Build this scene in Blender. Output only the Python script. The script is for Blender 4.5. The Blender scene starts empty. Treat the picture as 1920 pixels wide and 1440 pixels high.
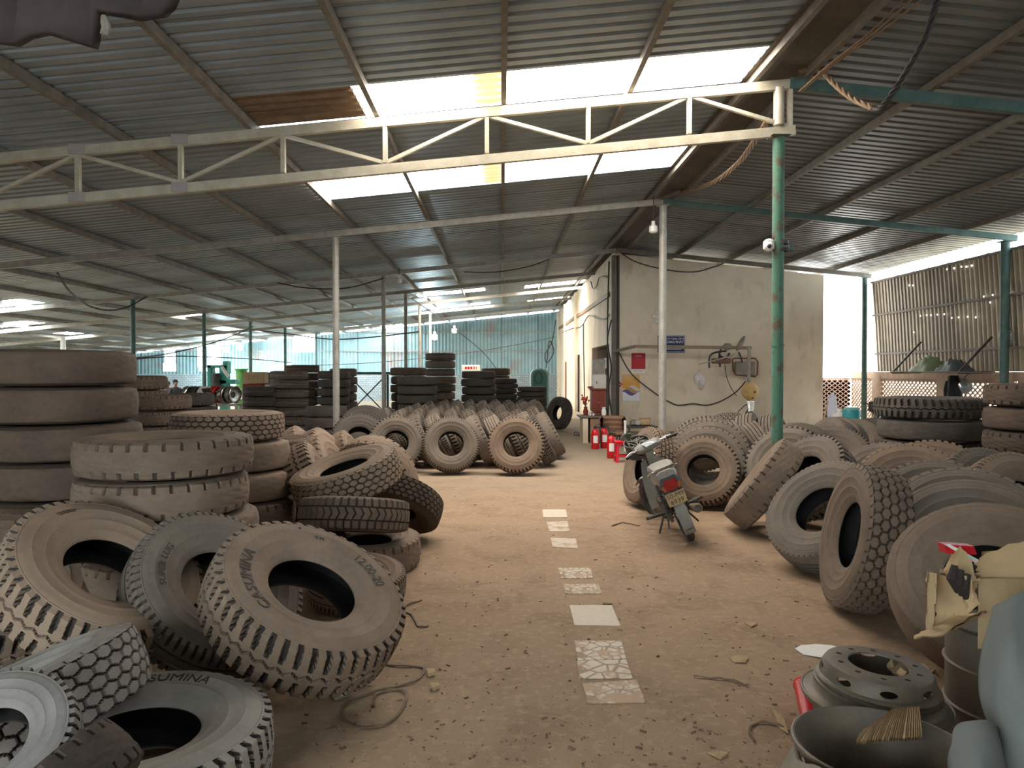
SKY1=9.5; SKY2=18.0; SKY3=5.0; BULBW=350; BIKE_H=4; BIKE_L=23; TYRELOG=False; HAZE=0
OFFS = {'crumbly lugged tyre leaning in the back of the left heap': (0.072, -0.089), 'pale block of a tyre leaning in front of the thick pale post': (-0.008, 0.087), 'dark tyre lying back behind the one with a big hole': (-0.05, 0.009), 'ribbed tyre leaning on edge right of the big reddish tyre': (-0.019, 0.005), 'second ribbed tyre leaning on edge left of the green post': (-0.018, -0.065), 'grooved tyre standing under the plastic cup': (-0.098, 0.123), 'grooved tyre standing just right of the green post': (-0.193, 0.06), 'dark faced tyre behind the green post with small notches': (0.177, 0.034), 'round-topped tyre right of the green post with a pale mark': (-0.042, -0.091), 'torn ribbed tyre right of the green post against the wall': (0.235, -0.184), 'round grey tyre behind the torn ribbed one': (0.09, 0.064), 'chunky lug tyre leaning left in the middle of the right pile': (-0.114, 0.122), 'fan-toothed tyre face in the back of the right pile': (-0.351, 0.104), 'tyre edge left of the wide arched tyre in the right pile': (0.36, 0.081), 'wide arched tyre with a dark hole in the right pile': (0.068, -0.165), 'tyre with a notched rim under the flat grooved tyre at right': (-0.155, -0.254), 'smooth dark tyre face below the wide arched tyre': (0.081, -0.221), 'lugged tyre turned right with a dark inside in the right pile': (-0.009, 0.065), 'tan tyre turned right near the right edge': (0.228, 0.323), 'broad tyre with paired notches along its rim in the right pile': (0.095, 0.127), 'pale smooth tyre under the broad notched one at right': (0.358, 0.236), 'large shadowed tyre behind the torn carton at right': (-0.124, -0.17), 'toothed tyre cut off by the right edge': (0.283, -0.151)}
import bpy, bmesh, math, random
from mathutils import Vector, Matrix, Quaternion
random.seed(7)
PI = math.pi
sc = bpy.context.scene
COL = sc.collection

# ------------------------------------------------------------------ camera
FPX, HX, HY, CAMH = 1390.0, 940.0, 697.0, 1.70
CAM = Vector((0.0, 0.0, CAMH))
pitch = math.atan((720 - HY) / FPX)
yaw = math.atan((960 - HX) / FPX)
cam_data = bpy.data.cameras.new('camera')
cam_data.sensor_width = 36.0
cam_data.lens = FPX / 1920.0 * 36.0
cam_data.clip_start = 0.05
cam_data.clip_end = 400
cam = bpy.data.objects.new('camera', cam_data)
COL.objects.link(cam)
cam.location = CAM
cam.rotation_euler = (PI / 2 - pitch, 0, -yaw)
sc.camera = cam
RM = cam.rotation_euler.to_matrix()

def ray(px, py):
    return RM @ Vector(((px - 960) / FPX, (720 - py) / FPX, -1.0))
def P(px, py, Y):
    d = ray(px, py); return CAM + d * (Y / d.y)
def G(px, py, z=0.0):
    d = ray(px, py); return CAM + d * ((z - CAMH) / d.z)
def PX(px, py, X):
    d = ray(px, py); return CAM + d * (X / d.x)
RX, RZ, SL = 3.27, 5.32, 0.1
def roofz(x): return RZ - SL * abs(x - RX)
def RF(px, py):
    d = ray(px, py)
    # z = RZ - SL*(RX-x)
    t = (RZ - SL * RX - CAMH) / (d.z - SL * d.x)
    return CAM + d * t

# ------------------------------------------------------------------ mesh builder
class MB:
    def __init__(s): s.v = []; s.f = []
    def raw(s, vs, fs):
        b = len(s.v); s.v += [tuple(x) for x in vs]; s.f += [tuple(b + i for i in f) for f in fs]; return s
    def box(s, c, size, M=None):
        x, y, z = size[0] / 2, size[1] / 2, size[2] / 2
        vs = [Vector(p) for p in ((-x,-y,-z),(x,-y,-z),(x,y,-z),(-x,y,-z),(-x,-y,z),(x,-y,z),(x,y,z),(-x,y,z))]
        if M is not None: vs = [M @ p for p in vs]
        c = Vector(c)
        return s.raw([p + c for p in vs], [(0,3,2,1),(4,5,6,7),(0,1,5,4),(1,2,6,5),(2,3,7,6),(3,0,4,7)])
    def rbox(s, c, size, r=0.01, M=None):
        # box with chamfered vertical+horizontal edges
        x, y, z = size[0] / 2, size[1] / 2, size[2] / 2
        r = min(r, x * .9, y * .9, z * .9)
        def ring(a, b, zz):
            return [(-a, -b + r, zz), (-a + r, -b, zz), (a - r, -b, zz), (a, -b + r, zz), (a, b - r, zz), (a - r, b, zz), (-a + r, b, zz), (-a, b - r, zz)]
        vs = [Vector(p) for p in ring(x - r, y - r, -z) + ring(x, y, -z + r) + ring(x, y, z - r) + ring(x - r, y - r, z)]
        if M is not None: vs = [M @ p for p in vs]
        c = Vector(c)
        fs = [tuple(reversed(range(8))), tuple(range(24, 32))]
        for k in range(3):
            for i in range(8):
                j = (i + 1) % 8
                fs.append((k*8+i, k*8+j, k*8+8+j, k*8+8+i))
        return s.raw([p + c for p in vs], fs)
    def beam(s, a, b, w, h, up=(0, 0, 1)):
        a, b = Vector(a), Vector(b); d = (b - a); L = d.length
        if L < 1e-6: return s
        d.normalize(); u = Vector(up)
        if abs(d.dot(u)) > .98: u = Vector((0, 1, 0))
        r = d.cross(u).normalized(); u = r.cross(d).normalized()
        vs = []
        for p in (a, b):
            for sx, sz in ((-1,-1),(1,-1),(1,1),(-1,1)): vs.append(p + r * (sx * w / 2) + u * (sz * h / 2))
        return s.raw(vs, [(3,2,1,0),(4,5,6,7),(0,1,5,4),(1,2,6,5),(2,3,7,6),(3,0,4,7)])
    def cyl(s, a, b, r0, r1=None, n=16, cap=True):
        a, b = Vector(a), Vector(b); r1 = r0 if r1 is None else r1
        d = (b - a).normalized(); u = Vector((0,0,1)) if abs(d.z) < .9 else Vector((1,0,0))
        e = d.cross(u).normalized(); g = d.cross(e)
        vs = []
        for p, r in ((a, r0), (b, r1)):
            for i in range(n):
                t = 2 * PI * i / n; vs.append(p + e * (r * math.cos(t)) + g * (r * math.sin(t)))
        fs = [(i, (i+1) % n, n + (i+1) % n, n + i) for i in range(n)]
        if cap: fs += [tuple(reversed(range(n))), tuple(range(n, 2 * n))]
        return s.raw(vs, fs)
    def tube(s, pts, r, n=6, closed=False):
        pts = [Vector(p) for p in pts]; m = len(pts); vs = []; fs = []
        prev = None
        for i, p in enumerate(pts):
            if closed: d = pts[(i+1) % m] - pts[i-1]
            else: d = pts[min(i+1, m-1)] - pts[max(i-1, 0)]
            if d.length < 1e-9: d = Vector((0,0,1))
            d.normalize()
            if prev is None:
                u = Vector((0,0,1)) if abs(d.z) < .9 else Vector((1,0,0))
                e = d.cross(u).normalized()
            else:
                e = prev - d * prev.dot(d)
                e = e.normalized() if e.length > 1e-6 else d.orthogonal().normalized()
            prev = e; g = d.cross(e)
            rr = r[i] if isinstance(r, (list, tuple)) else r
            for k in range(n):
                t = 2 * PI * k / n; vs.append(p + e * (rr * math.cos(t)) + g * (rr * math.sin(t)))
        for i in range(m if closed else m - 1):
            a, b = i * n, ((i + 1) % m) * n
            for k in range(n): fs.append((a + k, a + (k+1) % n, b + (k+1) % n, b + k))
        if not closed:
            fs += [tuple(reversed(range(n))), tuple(range((m-1) * n, m * n))]
        return s.raw(vs, fs)
    def lathe(s, prof, n=32, M=None, closed=False, a0=0, a1=2*PI):
        # prof: list of (r, z); about local z
        full = abs(a1 - a0 - 2 * PI) < 1e-6
        m = len(prof); cols = n if full else n + 1; vs = []
        for i in range(cols):
            t = a0 + (a1 - a0) * i / n; c, q = math.cos(t), math.sin(t)
            for r, z in prof:
                p = Vector((r * c, r * q, z)); vs.append(M @ p if M is not None else p)
        fs = []
        for i in range(n):
            a, b = i * m, ((i + 1) % cols) * m
            for k in range(m if closed else m - 1):
                k2 = (k + 1) % m
                fs.append((a + k, b + k, b + k2, a + k2))
        return s.raw(vs, fs)
    def prism(s, poly, dvec):
        # polygon (3d points) extruded along dvec
        n = len(poly); d = Vector(dvec); poly = [Vector(p) for p in poly]
        fs = [tuple(reversed(range(n))), tuple(range(n, 2 * n))] + [(i, (i+1) % n, n + (i+1) % n, n + i) for i in range(n)]
        return s.raw(poly + [p + d for p in poly], fs)
    def ball(s, c, r, n=12, sc3=(1,1,1), M=None):
        c = Vector(c); vs = []; fs = []; m = n // 2
        for i in range(m + 1):
            ph = PI * i / m
            for k in range(n):
                t = 2 * PI * k / n
                p = Vector((r*sc3[0]*math.sin(ph)*math.cos(t), r*sc3[1]*math.sin(ph)*math.sin(t), r*sc3[2]*math.cos(ph)))
                vs.append(c + (M @ p if M is not None else p))
        for i in range(m):
            for k in range(n): fs.append((i*n+k, (i+1)*n+k, (i+1)*n+(k+1) % n, i*n+(k+1) % n))
        return s.raw(vs, fs)
    def mesh(s, name, smooth=True, angle=38):
        me = bpy.data.meshes.new(name); me.from_pydata(s.v, [], s.f); me.update()
        bm = bmesh.new(); bm.from_mesh(me)
        bmesh.ops.remove_doubles(bm, verts=bm.verts, dist=1e-5)
        bmesh.ops.recalc_face_normals(bm, faces=bm.faces)
        bm.to_mesh(me); bm.free()
        if smooth:
            me.polygons.foreach_set('use_smooth', [True] * len(me.polygons))
            me.set_sharp_from_angle(angle=math.radians(angle))
        return me
    def build(s, name, mat, parent=None, smooth=True, angle=38, col=None):
        return link(name, s.mesh(name, smooth, angle), mat, parent, col)

def link(name, me, mat, parent=None, col=None):
    o = bpy.data.objects.new(name, me); COL.objects.link(o)
    if mat is not None:
        if not me.materials: me.materials.append(mat)
        elif len(me.materials) > 1: pass
        elif me.materials[0] != mat:
            o.material_slots[0].link = 'OBJECT'; o.material_slots[0].material = mat
    if parent is not None: o.parent = parent
    if col is not None: o.color = col
    return o
def thing(name, label, cat, loc=(0,0,0), rot=None, group=None, scale=None):
    o = bpy.data.objects.new(name, None); COL.objects.link(o); o.location = loc; o.empty_display_size = .1
    if rot is not None:
        if isinstance(rot, Quaternion): o.rotation_mode = 'QUATERNION'; o.rotation_quaternion = rot
        else: o.rotation_euler = rot
    if scale: o.scale = scale
    o['label'] = label; o['category'] = cat
    if group: o['group'] = group
    return o
def tag(o, label, cat, group=None, kind=None):
    o['label'] = label; o['category'] = cat
    if group: o['group'] = group
    if kind: o['kind'] = kind
    return o
def struct(o, group=None):
    o['kind'] = 'structure'
    if group: o['group'] = group
    return o
def copy_tree(o, parent=None):
    c = o.copy(); COL.objects.link(c); c.parent = parent
    for ch in list(o.children): copy_tree(ch, c)
    return c
ORD = ['zeroth','first','second','third','fourth','fifth','sixth','seventh','eighth','ninth','tenth','eleventh','twelfth','thirteenth','fourteenth','fifteenth','sixteenth']

# ------------------------------------------------------------------ materials
def lin(r, g, b):
    f = lambda c: (c / 255 / 12.92) if c / 255 <= .04045 else ((c / 255 + .055) / 1.055) ** 2.4
    return (f(r), f(g), f(b), 1)
class NT:
    def __init__(s, name):
        s.m = bpy.data.materials.new(name); s.m.use_nodes = True; s.t = s.m.node_tree; s.n = s.t.nodes; s.l = s.t.links
        s.b = s.n['Principled BSDF']
    def new(s, typ, **kw):
        n = s.n.new(typ)
        for k, v in kw.items(): setattr(n, k, v)
        return n
    def set(s, sock, v):
        if hasattr(v, 'links') or hasattr(v, 'is_output'): s.l.new(v, sock)
        else: sock.default_value = v
    def coord(s, kind='Object'): return s.new('ShaderNodeTexCoord').outputs[kind]
    def mapping(s, vec, scale=(1,1,1), loc=(0,0,0), rot=(0,0,0)):
        n = s.new('ShaderNodeMapping'); s.l.new(vec, n.inputs['Vector'])
        n.inputs['Scale'].default_value = scale; s.set(n.inputs['Location'], loc); n.inputs['Rotation'].default_value = rot
        return n.outputs['Vector']
    def noise(s, vec, scale=5, detail=4, rough=.55, dist=0):
        n = s.new('ShaderNodeTexNoise'); s.l.new(vec, n.inputs['Vector'])
        n.inputs['Scale'].default_value = scale; n.inputs['Detail'].default_value = detail
        n.inputs['Roughness'].default_value = rough; n.inputs['Distortion'].default_value = dist
        return n.outputs['Fac']
    def voronoi(s, vec, scale=5, feature='F1', out='Distance'):
        n = s.new('ShaderNodeTexVoronoi', feature=feature); s.l.new(vec, n.inputs['Vector']); n.inputs['Scale'].default_value = scale
        return n.outputs[out]
    def ramp(s, fac, p0, p1, c0=(0,0,0,1), c1=(1,1,1,1)):
        n = s.new('ShaderNodeValToRGB'); s.l.new(fac, n.inputs['Fac'])
        e = n.color_ramp.elements; e[0].position = p0; e[1].position = p1; e[0].color = c0; e[1].color = c1
        return n.outputs['Color']
    def mix(s, fac, a, b, typ='MIX'):
        n = s.new('ShaderNodeMix', data_type='RGBA', blend_type=typ)
        s.set(n.inputs[0], fac); s.set(n.inputs[6], a); s.set(n.inputs[7], b)
        return n.outputs[2]
    def math(s, op, a, b=0.0, clamp=False):
        n = s.new('ShaderNodeMath', operation=op, use_clamp=clamp); s.set(n.inputs[0], a); s.set(n.inputs[1], b); return n.outputs[0]
    def sep(s, vec):
        n = s.new('ShaderNodeSeparateXYZ'); s.l.new(vec, n.inputs[0]); return n.outputs
    def bump(s, h, strength=.3, dist=.02):
        n = s.new('ShaderNodeBump'); s.l.new(h, n.inputs['Height']); n.inputs['Strength'].default_value = strength; n.inputs['Distance'].default_value = dist
        s.l.new(n.outputs['Normal'], s.b.inputs['Normal']); return n
    def fin(s, col, rough=.7, metal=0.0, spec=None):
        s.set(s.b.inputs['Base Color'], col); s.set(s.b.inputs['Roughness'], rough); s.set(s.b.inputs['Metallic'], metal)
        if spec is not None: s.b.inputs['Specular IOR Level'].default_value = spec
        return s.m
def dirty(name, c1, c2, scale=4, rough=.7, metal=0.0, bump=.15, thr=(.4, .7), spec=.4, vscale=(1,1,1)):
    t = NT(name); v = t.mapping(t.coord(), vscale)
    n1 = t.noise(v, scale, 6, .6); n2 = t.noise(v, scale * 7, 4, .6)
    f = t.ramp(t.math('ADD', t.math('MULTIPLY', n1, .7), t.math('MULTIPLY', n2, .3)), thr[0], thr[1])
    col = t.mix(f, c1, c2)
    if bump: t.bump(n2, bump, .01)
    return t.fin(col, rough, metal, spec)
def plain(name, c, rough=.5, metal=0.0, spec=.5, var=.12):
    t = NT(name); n = t.noise(t.coord(), 9, 3)
    d = tuple(x * (1 - var * 2) for x in c[:3]) + (1,)
    return t.fin(t.mix(n, d, tuple(min(1, x * (1 + var)) for x in c[:3]) + (1,)), rough, metal, spec)

def tyre_material(name='dusty_rubber', base=(.022,.020,.019,1), rough=.8):
    t = NT(name); oi = t.new('ShaderNodeObjectInfo'); co = t.coord()
    off = t.new('ShaderNodeCombineXYZ'); 
    t.l.new(t.math('MULTIPLY', oi.outputs['Random'], 37.0), off.inputs[0]); t.l.new(t.math('MULTIPLY', oi.outputs['Random'], 91.0), off.inputs[1])
    va = t.new('ShaderNodeVectorMath', operation='ADD'); t.l.new(co, va.inputs[0]); t.l.new(off.outputs[0], va.inputs[1])
    v = va.outputs[0]
    n1 = t.noise(v, 2.2, 5, .6); n2 = t.noise(v, 14, 5, .65); n3 = t.noise(v, 70, 3, .6)
    s = t.math('ADD', t.math('ADD', t.math('MULTIPLY', n1, .62), t.math('MULTIPLY', n2, .28)), t.math('MULTIPLY', n3, .18))
    # alpha of the object colour says how thick the dust lies
    lo = t.math('SUBTRACT', 1.0, oi.outputs['Alpha'])
    f = t.math('ADD', t.math('MULTIPLY', t.math('SUBTRACT', s, .54), 1.1), t.math('SUBTRACT', .98, t.math('MULTIPLY', lo, 1.5)), True)
    dust = t.mix(n2, oi.outputs['Color'], t.mix(.22, oi.outputs['Color'], (.30,.23,.16,1)))
    t.bump(n3, .12, .004)
    return t.fin(t.mix(f, base, dust), rough, 0, .25)
M = {}
M['rubber'] = tyre_material()
M['liner'] = dirty('inner_liner_rubber', (.009,.008,.007,1), (.030,.026,.022,1), 5, .85, 0, .1)
M['ink'] = plain('dark_rubber_letters', (.055,.043,.034,1), .8)
M['galv'] = dirty('galvanised_steel', lin(150,145,135), lin(178,174,165), 6, .55, .25, .05)
M['galv_dusty'] = dirty('dusty_steel', lin(112,104,94), lin(142,134,122), 5, .65, .15, .08)
M['galv_warm'] = dirty('truss_steel', lin(172,162,140), lin(196,188,168), 6, .5, .15, .06)
M['weld'] = dirty('weld_primer', lin(165,155,150), lin(150,140,135), 12, .7)
M['green'] = dirty('chipped_green_paint', lin(78,120,98), lin(96,80,62), 7, .6, .1, .2, (.5,.58))
M['dkgreen'] = dirty('dark_green_steel', lin(74,100,94), lin(100,120,112), 5, .65, .1)
M['black'] = plain('black_plastic', (.015,.015,.016,1), .45)
M['cable'] = plain('cable_sheath', (.035,.03,.027,1), .6)
M['cable_tan'] = plain('dusty_cable_sheath', lin(150,122,92), .7)
M['white'] = plain('white_plastic', lin(225,222,215), .4, var=.05)
M['red'] = plain('red_plastic', lin(205,25,45), .4, var=.08)
M['redpaint'] = plain('red_enamel', lin(190,20,28), .35, var=.08)
M['wood'] = dirty('varnished_wood', lin(120,48,28), lin(92,36,22), 6, .4, vscale=(1,1,6))
M['card'] = dirty('cardboard', lin(176,150,112), lin(150,124,90), 5, .85)
M['paper'] = plain('paper', lin(235,230,220), .8, var=.04)
M['chrome'] = dirty('dull_chrome', lin(190,188,182), lin(150,140,125), 10, .25, .9, 0)
M['greyplastic'] = dirty('dusty_grey_plastic', lin(120,116,110), lin(150,138,120), 6, .5)
M['dkmetal'] = dirty('greasy_metal', (.04,.036,.032,1), (.12,.10,.085,1), 8, .6, .4)
M['rimsteel'] = dirty('rusty_rim_steel', lin(96,88,78), lin(124,106,84), 7, .55, .3, .12)
M['cloth'] = None

def corr_sheet_mat(name, c1, c2, seam=1.07, rust=None, metal=.35, rough=.48, axis=1, phase=0.0, seamdark=.35):
    t = NT(name); co = t.coord(); x = t.sep(co)
    u = t.math('ADD', t.math('DIVIDE', x[axis], seam), phase)
    cell = t.math('FLOOR', u); fr = t.math('SUBTRACT', u, cell)
    wn = t.new('ShaderNodeTexWhiteNoise', noise_dimensions='1D'); t.l.new(cell, wn.inputs['W'])
    tint = t.mix(wn.outputs['Value'], c1, c2)
    n = t.noise(t.mapping(co, (.5,.5,.5)), 2.5, 6, .6)
    tint = t.mix(t.ramp(n, .35, .8), tint, tuple(q * .72 for q in c1[:3]) + (1,))
    if rust: tint = t.mix(t.ramp(t.noise(co, .55, 6, .65), .56, .72), tint, rust)
    line = t.math('LESS_THAN', fr, .03)
    tint = t.mix(t.math('MULTIPLY', line, 1 - seamdark), tint, tuple(q * seamdark * .6 for q in c1[:3]) + (1,))
    return t.fin(tint, rough, metal, .5)
M['roof'] = corr_sheet_mat('roof_sheet', lin(132,142,146), lin(152,162,166), metal=.2)
M['roof_r'] = corr_sheet_mat('old_roof_sheet', lin(120,126,128), lin(136,142,143), rust=lin(106,101,95), metal=.2)
M['cyan'] = corr_sheet_mat('cyan_wall_sheet', lin(136,166,172), lin(160,186,190), seam=2.1, axis=0, rust=lin(150,128,118), metal=.15)
M['tin'] = corr_sheet_mat('weathered_tin', lin(142,128,108), lin(172,156,132), seam=.95, axis=1, rust=lin(108,90,72), metal=.2)
M['rustpanel'] = dirty('rusted_sheet', lin(104,80,58), lin(132,110,84), 4, .7)

def skylight(name, col, strength, stain=(.45,.22,.07,1), amount=.5):
    t = NT(name); co = t.coord()
    n = t.noise(t.mapping(co, (.5,6,1)), 1.6, 6, .65)
    c = t.mix(t.math('MULTIPLY', t.ramp(n, .5, .72), amount), col, stain)
    t.fin((.7,.68,.6,1), .6)
    t.l.new(c, t.b.inputs['Emission Color']); t.b.inputs['Emission Strength'].default_value = strength
    return t.m
M['sky_warm'] = skylight('daylit_fibreglass', (1,.94,.87,1), SKY1)
M['sky_far'] = skylight('daylit_fibreglass_far', (1,.93,.84,1), SKY2, amount=.2)
M['sky_cool'] = skylight('daylit_fibreglass_cool', (.86,.96,1,1), SKY2, amount=.05)
M['sky_stain'] = skylight('stained_fibreglass', (.50,.30,.12,1), 1.2, (.25,.12,.04,1), .8)
M['sky_wall'] = skylight('daylit_wall_sheet', (1,.99,.96,1), SKY3, (.75,.7,.62,1), .25)

def concrete_wall():
    t = NT('stained_render'); co = t.coord()
    n1 = t.noise(co, .7, 6, .6); n2 = t.noise(t.mapping(co, (1,1,.35)), 2.6, 5, .6); n3 = t.noise(co, 22, 3)
    c = t.mix(t.ramp(n1, .38, .66), lin(226,210,188), lin(206,189,166))
    c = t.mix(t.math('MULTIPLY', t.ramp(n2, .55, .72), .55), c, lin(172,154,128))
    z = t.sep(co)[2]
    low = t.math('MULTIPLY', t.ramp(t.math('ADD', z, t.math('MULTIPLY', n2, 1.2)), .8, 2.0, (1,1,1,1), (0,0,0,1)), .35)
    c = t.mix(low, c, lin(170,148,118))
    t.bump(n3, .15, .01)
    return t.fin(c, .9, 0, .2)
M['concrete'] = concrete_wall()
def floor_mat():
    t = NT('dusty_floor'); co = t.coord()
    n1 = t.noise(co, .35, 6, .6); n2 = t.noise(co, 2.3, 7, .65, .6); n3 = t.noise(co, 17, 5, .65); n4 = t.noise(co, 80, 3, .7)
    c = t.mix(t.ramp(n1, .35, .65), lin(162,136,110), lin(149,126,103))
    c = t.mix(t.math('MULTIPLY', t.ramp(n2, .48, .68), .65), c, lin(124,102,81))
    c = t.mix(t.math('MULTIPLY', t.ramp(n3, .52, .62), .45), c, lin(180,154,124))
    c = t.mix(t.math('MULTIPLY', t.ramp(n4, .62, .70), .6), c, lin(86,68,50))
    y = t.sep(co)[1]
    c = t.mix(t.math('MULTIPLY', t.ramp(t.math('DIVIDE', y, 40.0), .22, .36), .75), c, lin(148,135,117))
    h = t.math('ADD', t.math('MULTIPLY', n3, .6), t.math('MULTIPLY', n4, .5))
    t.bump(h, .5, .012)
    return t.fin(c, .92, 0, .2)
M['floor'] = floor_mat()
def tile_mat(name, cover, crack):
    t = NT(name); co = t.coord()
    base = t.mix(t.noise(co, 30, 3), lin(182,166,144), lin(208,195,176))
    if crack:
        e = t.voronoi(co, crack, 'DISTANCE_TO_EDGE'); base = t.mix(t.ramp(e, .04, .09), lin(140,112,82), base)
    d = t.ramp(t.noise(co, 6, 6, .7), cover, cover + .12)
    return t.fin(t.mix(d, base, lin(164,134,102)), .6, 0, .3)

# ------------------------------------------------------------------ shell
fl = MB()
fl.raw([(-60,-6,0),(60,-6,0),(60,80,0),(-60,80,0)], [(0,1,2,3)])
struct(fl.build('floor', M['floor'], smooth=False))

PITCH = .2
def rib_rows(y0, y1):
    rows = []; k = math.floor(y0 / PITCH)
    while k * PITCH < y1:
        b = k * PITCH
        for f, h in ((0, 0), (.30, 0), (.42, .028), (.62, .028), (.74, 0)): rows.append((b + f * PITCH, h))
        k += 1
    return [r for r in rows if y0 <= r[0] <= y1]
def corrugate(mb, x0, x1, y0, y1, holes, zf, xs_extra=()):
    rows = rib_rows(y0, y1)
    xs = sorted(set([x0, x1] + [x for h in holes for x in (h[0], h[1]) if x0 < x < x1] + list(xs_extra)))
    n = len(xs); vs = [(x, y, zf(x) + h) for (y, h) in rows for x in xs]; fs = []
    for i in range(len(rows) - 1):
        ym = (rows[i][0] + rows[i+1][0]) / 2
        for k in range(n - 1):
            xm = (xs[k] + xs[k+1]) / 2
            if any(h[0] < xm < h[1] and h[2] < ym < h[3] for h in holes): continue
            fs.append((i*n+k, i*n+k+1, (i+1)*n+k+1, (i+1)*n+k))
    return mb.raw(vs, fs)
# skylights: (x0, x1, y0, y1, material)
def rect(pa, pb):   # two opposite corners in the photograph on the left roof slope
    a, b = RF(*pa), RF(*pb); return (min(a.x,b.x), max(a.x,b.x), min(a.y,b.y), max(a.y,b.y))
def snap(y): return round(y / PITCH) * PITCH
sk = []
rA = (RF(672,190).x, RF(1428,105).x); yA = (snap(RF(890,140).y), snap(RF(890,197).y))
sA = (RF(890,168).x, RF(945,165).x)
sk += [(rA[0], sA[0], *yA, 'sky_warm'), (sA[0], sA[1], *yA, 'sky_stain'), (sA[1], rA[1], *yA, 'sky_warm')]
rust_panel = (RF(440,190).x, rA[0], *yA, 'rustpanel')
rB = (RF(590,360).x, RF(1278,290).x); yB = (snap(RF(900,314).y), snap(RF(900,349).y))
sB = (RF(907,330).x, RF(943,330).x)
sk += [(rB[0], sB[0], *yB, 'sky_warm'), (sB[0], sB[1], *yB, 'sky_stain'), (sB[1], rB[1], *yB, 'sky_warm')]
for pa, pb, m in (((780,552),(910,547),'sky_far'), ((985,535),(1095,528),'sky_far'), ((805,577),(920,572),'sky_far'), ((990,563),(1066,558),'sky_far'),
                  ((-60,570),(30,560),'sky_cool'), ((-40,610),(48,602),'sky_cool'), ((325,590),(372,587),'sky_far'), ((100,625),(170,622),'sky_cool'),
                  ((645,613),(700,610),'sky_cool'), ((710,610),(752,607),'sky_cool')):
    a = RF(*pa); b = RF(*pb); y0 = snap(min(a.y, b.y)); sk.append((a.x, b.x, y0, y0 + (1.2 if m != 'sky_far' else 1.0), m))
sk += [(-21.0, -14.5, snap(12.0), snap(12.0)+1.2, 'sky_cool'), (-23.0, -15.0, snap(19.5), snap(19.5)+1.2, 'sky_cool'), (-27.0, -19.5, snap(27.0), snap(27.0)+1.4, 'sky_cool'), (-14.5,-9.5, snap(36.5), snap(36.5)+1.0, 'sky_cool')]  # first three added out of view at left for cool light on the roof
rl = MB()
XL = -34.0; YB = 43.4
corrugate(rl, XL, RX, -2.0, YB, [h[:4] for h in sk] + [rust_panel[:4]], lambda x: roofz(x), [-28,-22,-16,-10,-5])
struct(rl.build('ceiling', M['roof'], angle=20))
rr = MB()
corrugate(rr, RX, 10.75, -2.0, YB, [], lambda x: roofz(x), [7])
struct(rr.build('ceiling', M['roof_r'], angle=20))
rp = MB(); corrugate(rp, rust_panel[0], rust_panel[1], rust_panel[2], rust_panel[3], [], lambda x: roofz(x)); struct(rp.build('ceiling', M['rustpanel'], angle=20))
for i, h in enumerate(sk):
    m = MB(); corrugate(m, h[0], h[1], h[2], h[3], [], lambda x: roofz(x)); struct(m.build('window_%d' % (i + 1), M[h[4]], angle=20), 'skylights in the roof')
# ridge flashing
m = MB(); m.raw([(RX-.32, -2, roofz(RX-.32)-.015), (RX, -2, RZ-.0), (RX+.42,-2, roofz(RX+.42)-.015), (RX-.32, YB, roofz(RX-.32)-.015), (RX, YB, RZ), (RX+.42, YB, roofz(RX+.42)-.015)], [(0,1,4,3),(1,2,5,4)])
struct(m.build('trim_1', dirty('ridge_flashing', lin(84,76,66), lin(112,102,90), 2, .6, .2), smooth=False))

# purlins
def purlin(x, y0=-2.0, y1=YB - .1, mat='galv_dusty', w=.06, h=.1):
    z = roofz(x) - .055 - .004
    m = MB(); m.beam((x, y0, z), (x, y1, z), w, h); struct(m.build('purlin', M[mat]), 'roof purlins')
for i in range(21):
    purlin(3.05 - 1.51 * i)
for i in range(5):
    purlin(3.62 + 1.47 * i)
# rafters / simple frames
def rafter(y, x0, x1, mat='galv', w=.06, h=.12):
    a = (x0, y, roofz(x0) - .18); b = (x1, y, roofz(x1) - .18)
    m = MB(); m.beam(a, b, w, h); struct(m.build('rafter', M[mat]), 'roof rafters')
FY = [15.0, 21.05, 25.9, 30.3, 34.8, 39.2]
for y in FY: rafter(y, -33, RX)
rafter(15.0, RX, 10.5, 'dkgreen'); rafter(8.82, RX + .15, 10.6, 'dkgreen', .08, .13); rafter(20.95, RX, 10.5, 'galv_dusty')

# truss over the front bay
TY = 8.82
def chz(x, d): return roofz(x) - .19 - d
tr = thing('roof_truss', 'long light steel roof truss spanning under the near skylights to the green post', 'roof truss', (RX, TY, 0))
def tl(p): return (p[0] - RX, p[1] - TY, p[2])
TL = -12.5
t1 = MB(); t1.beam(tl((TL, TY, chz(TL, 0))), tl((RX + .22, TY, roofz(RX) - .2)), .07, .11); t1.build('top_chord', M['galv_warm'], tr)
t1 = MB(); t1.beam(tl((TL, TY, chz(TL, .56))), tl((RX + .22, TY, chz(RX, .56))), .07, .11); t1.build('bottom_chord', M['galv_warm'], tr)
xs = [RX + .16 - 1.2 * i for i in range(14)]
for i, x in enumerate(xs):
    if x < TL: break
    v = MB(); v.beam(tl((x, TY, chz(x, .06))), tl((x, TY, chz(x, .50))), .05, .06, (0,1,0)); v.build('web_post', M['galv_warm'], tr)
    if i % 2 == 1:
        for q in (-1, 1):
            xe = x + 1.2 * q
            v = MB(); v.beam(tl((x, TY, chz(x, .06))), tl((xe, TY, chz(xe, .50))), .04, .045, (0,1,0)); v.build('web_brace', M['galv_warm'], tr)
    if x < -2.6:
        for d in (0.0, .56):
            v = MB(); v.rbox(tl((x, TY - .037, chz(x, d) )), (.2, .006, .12), .003); v.build('weld_patch', M['weld'], tr)

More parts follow.
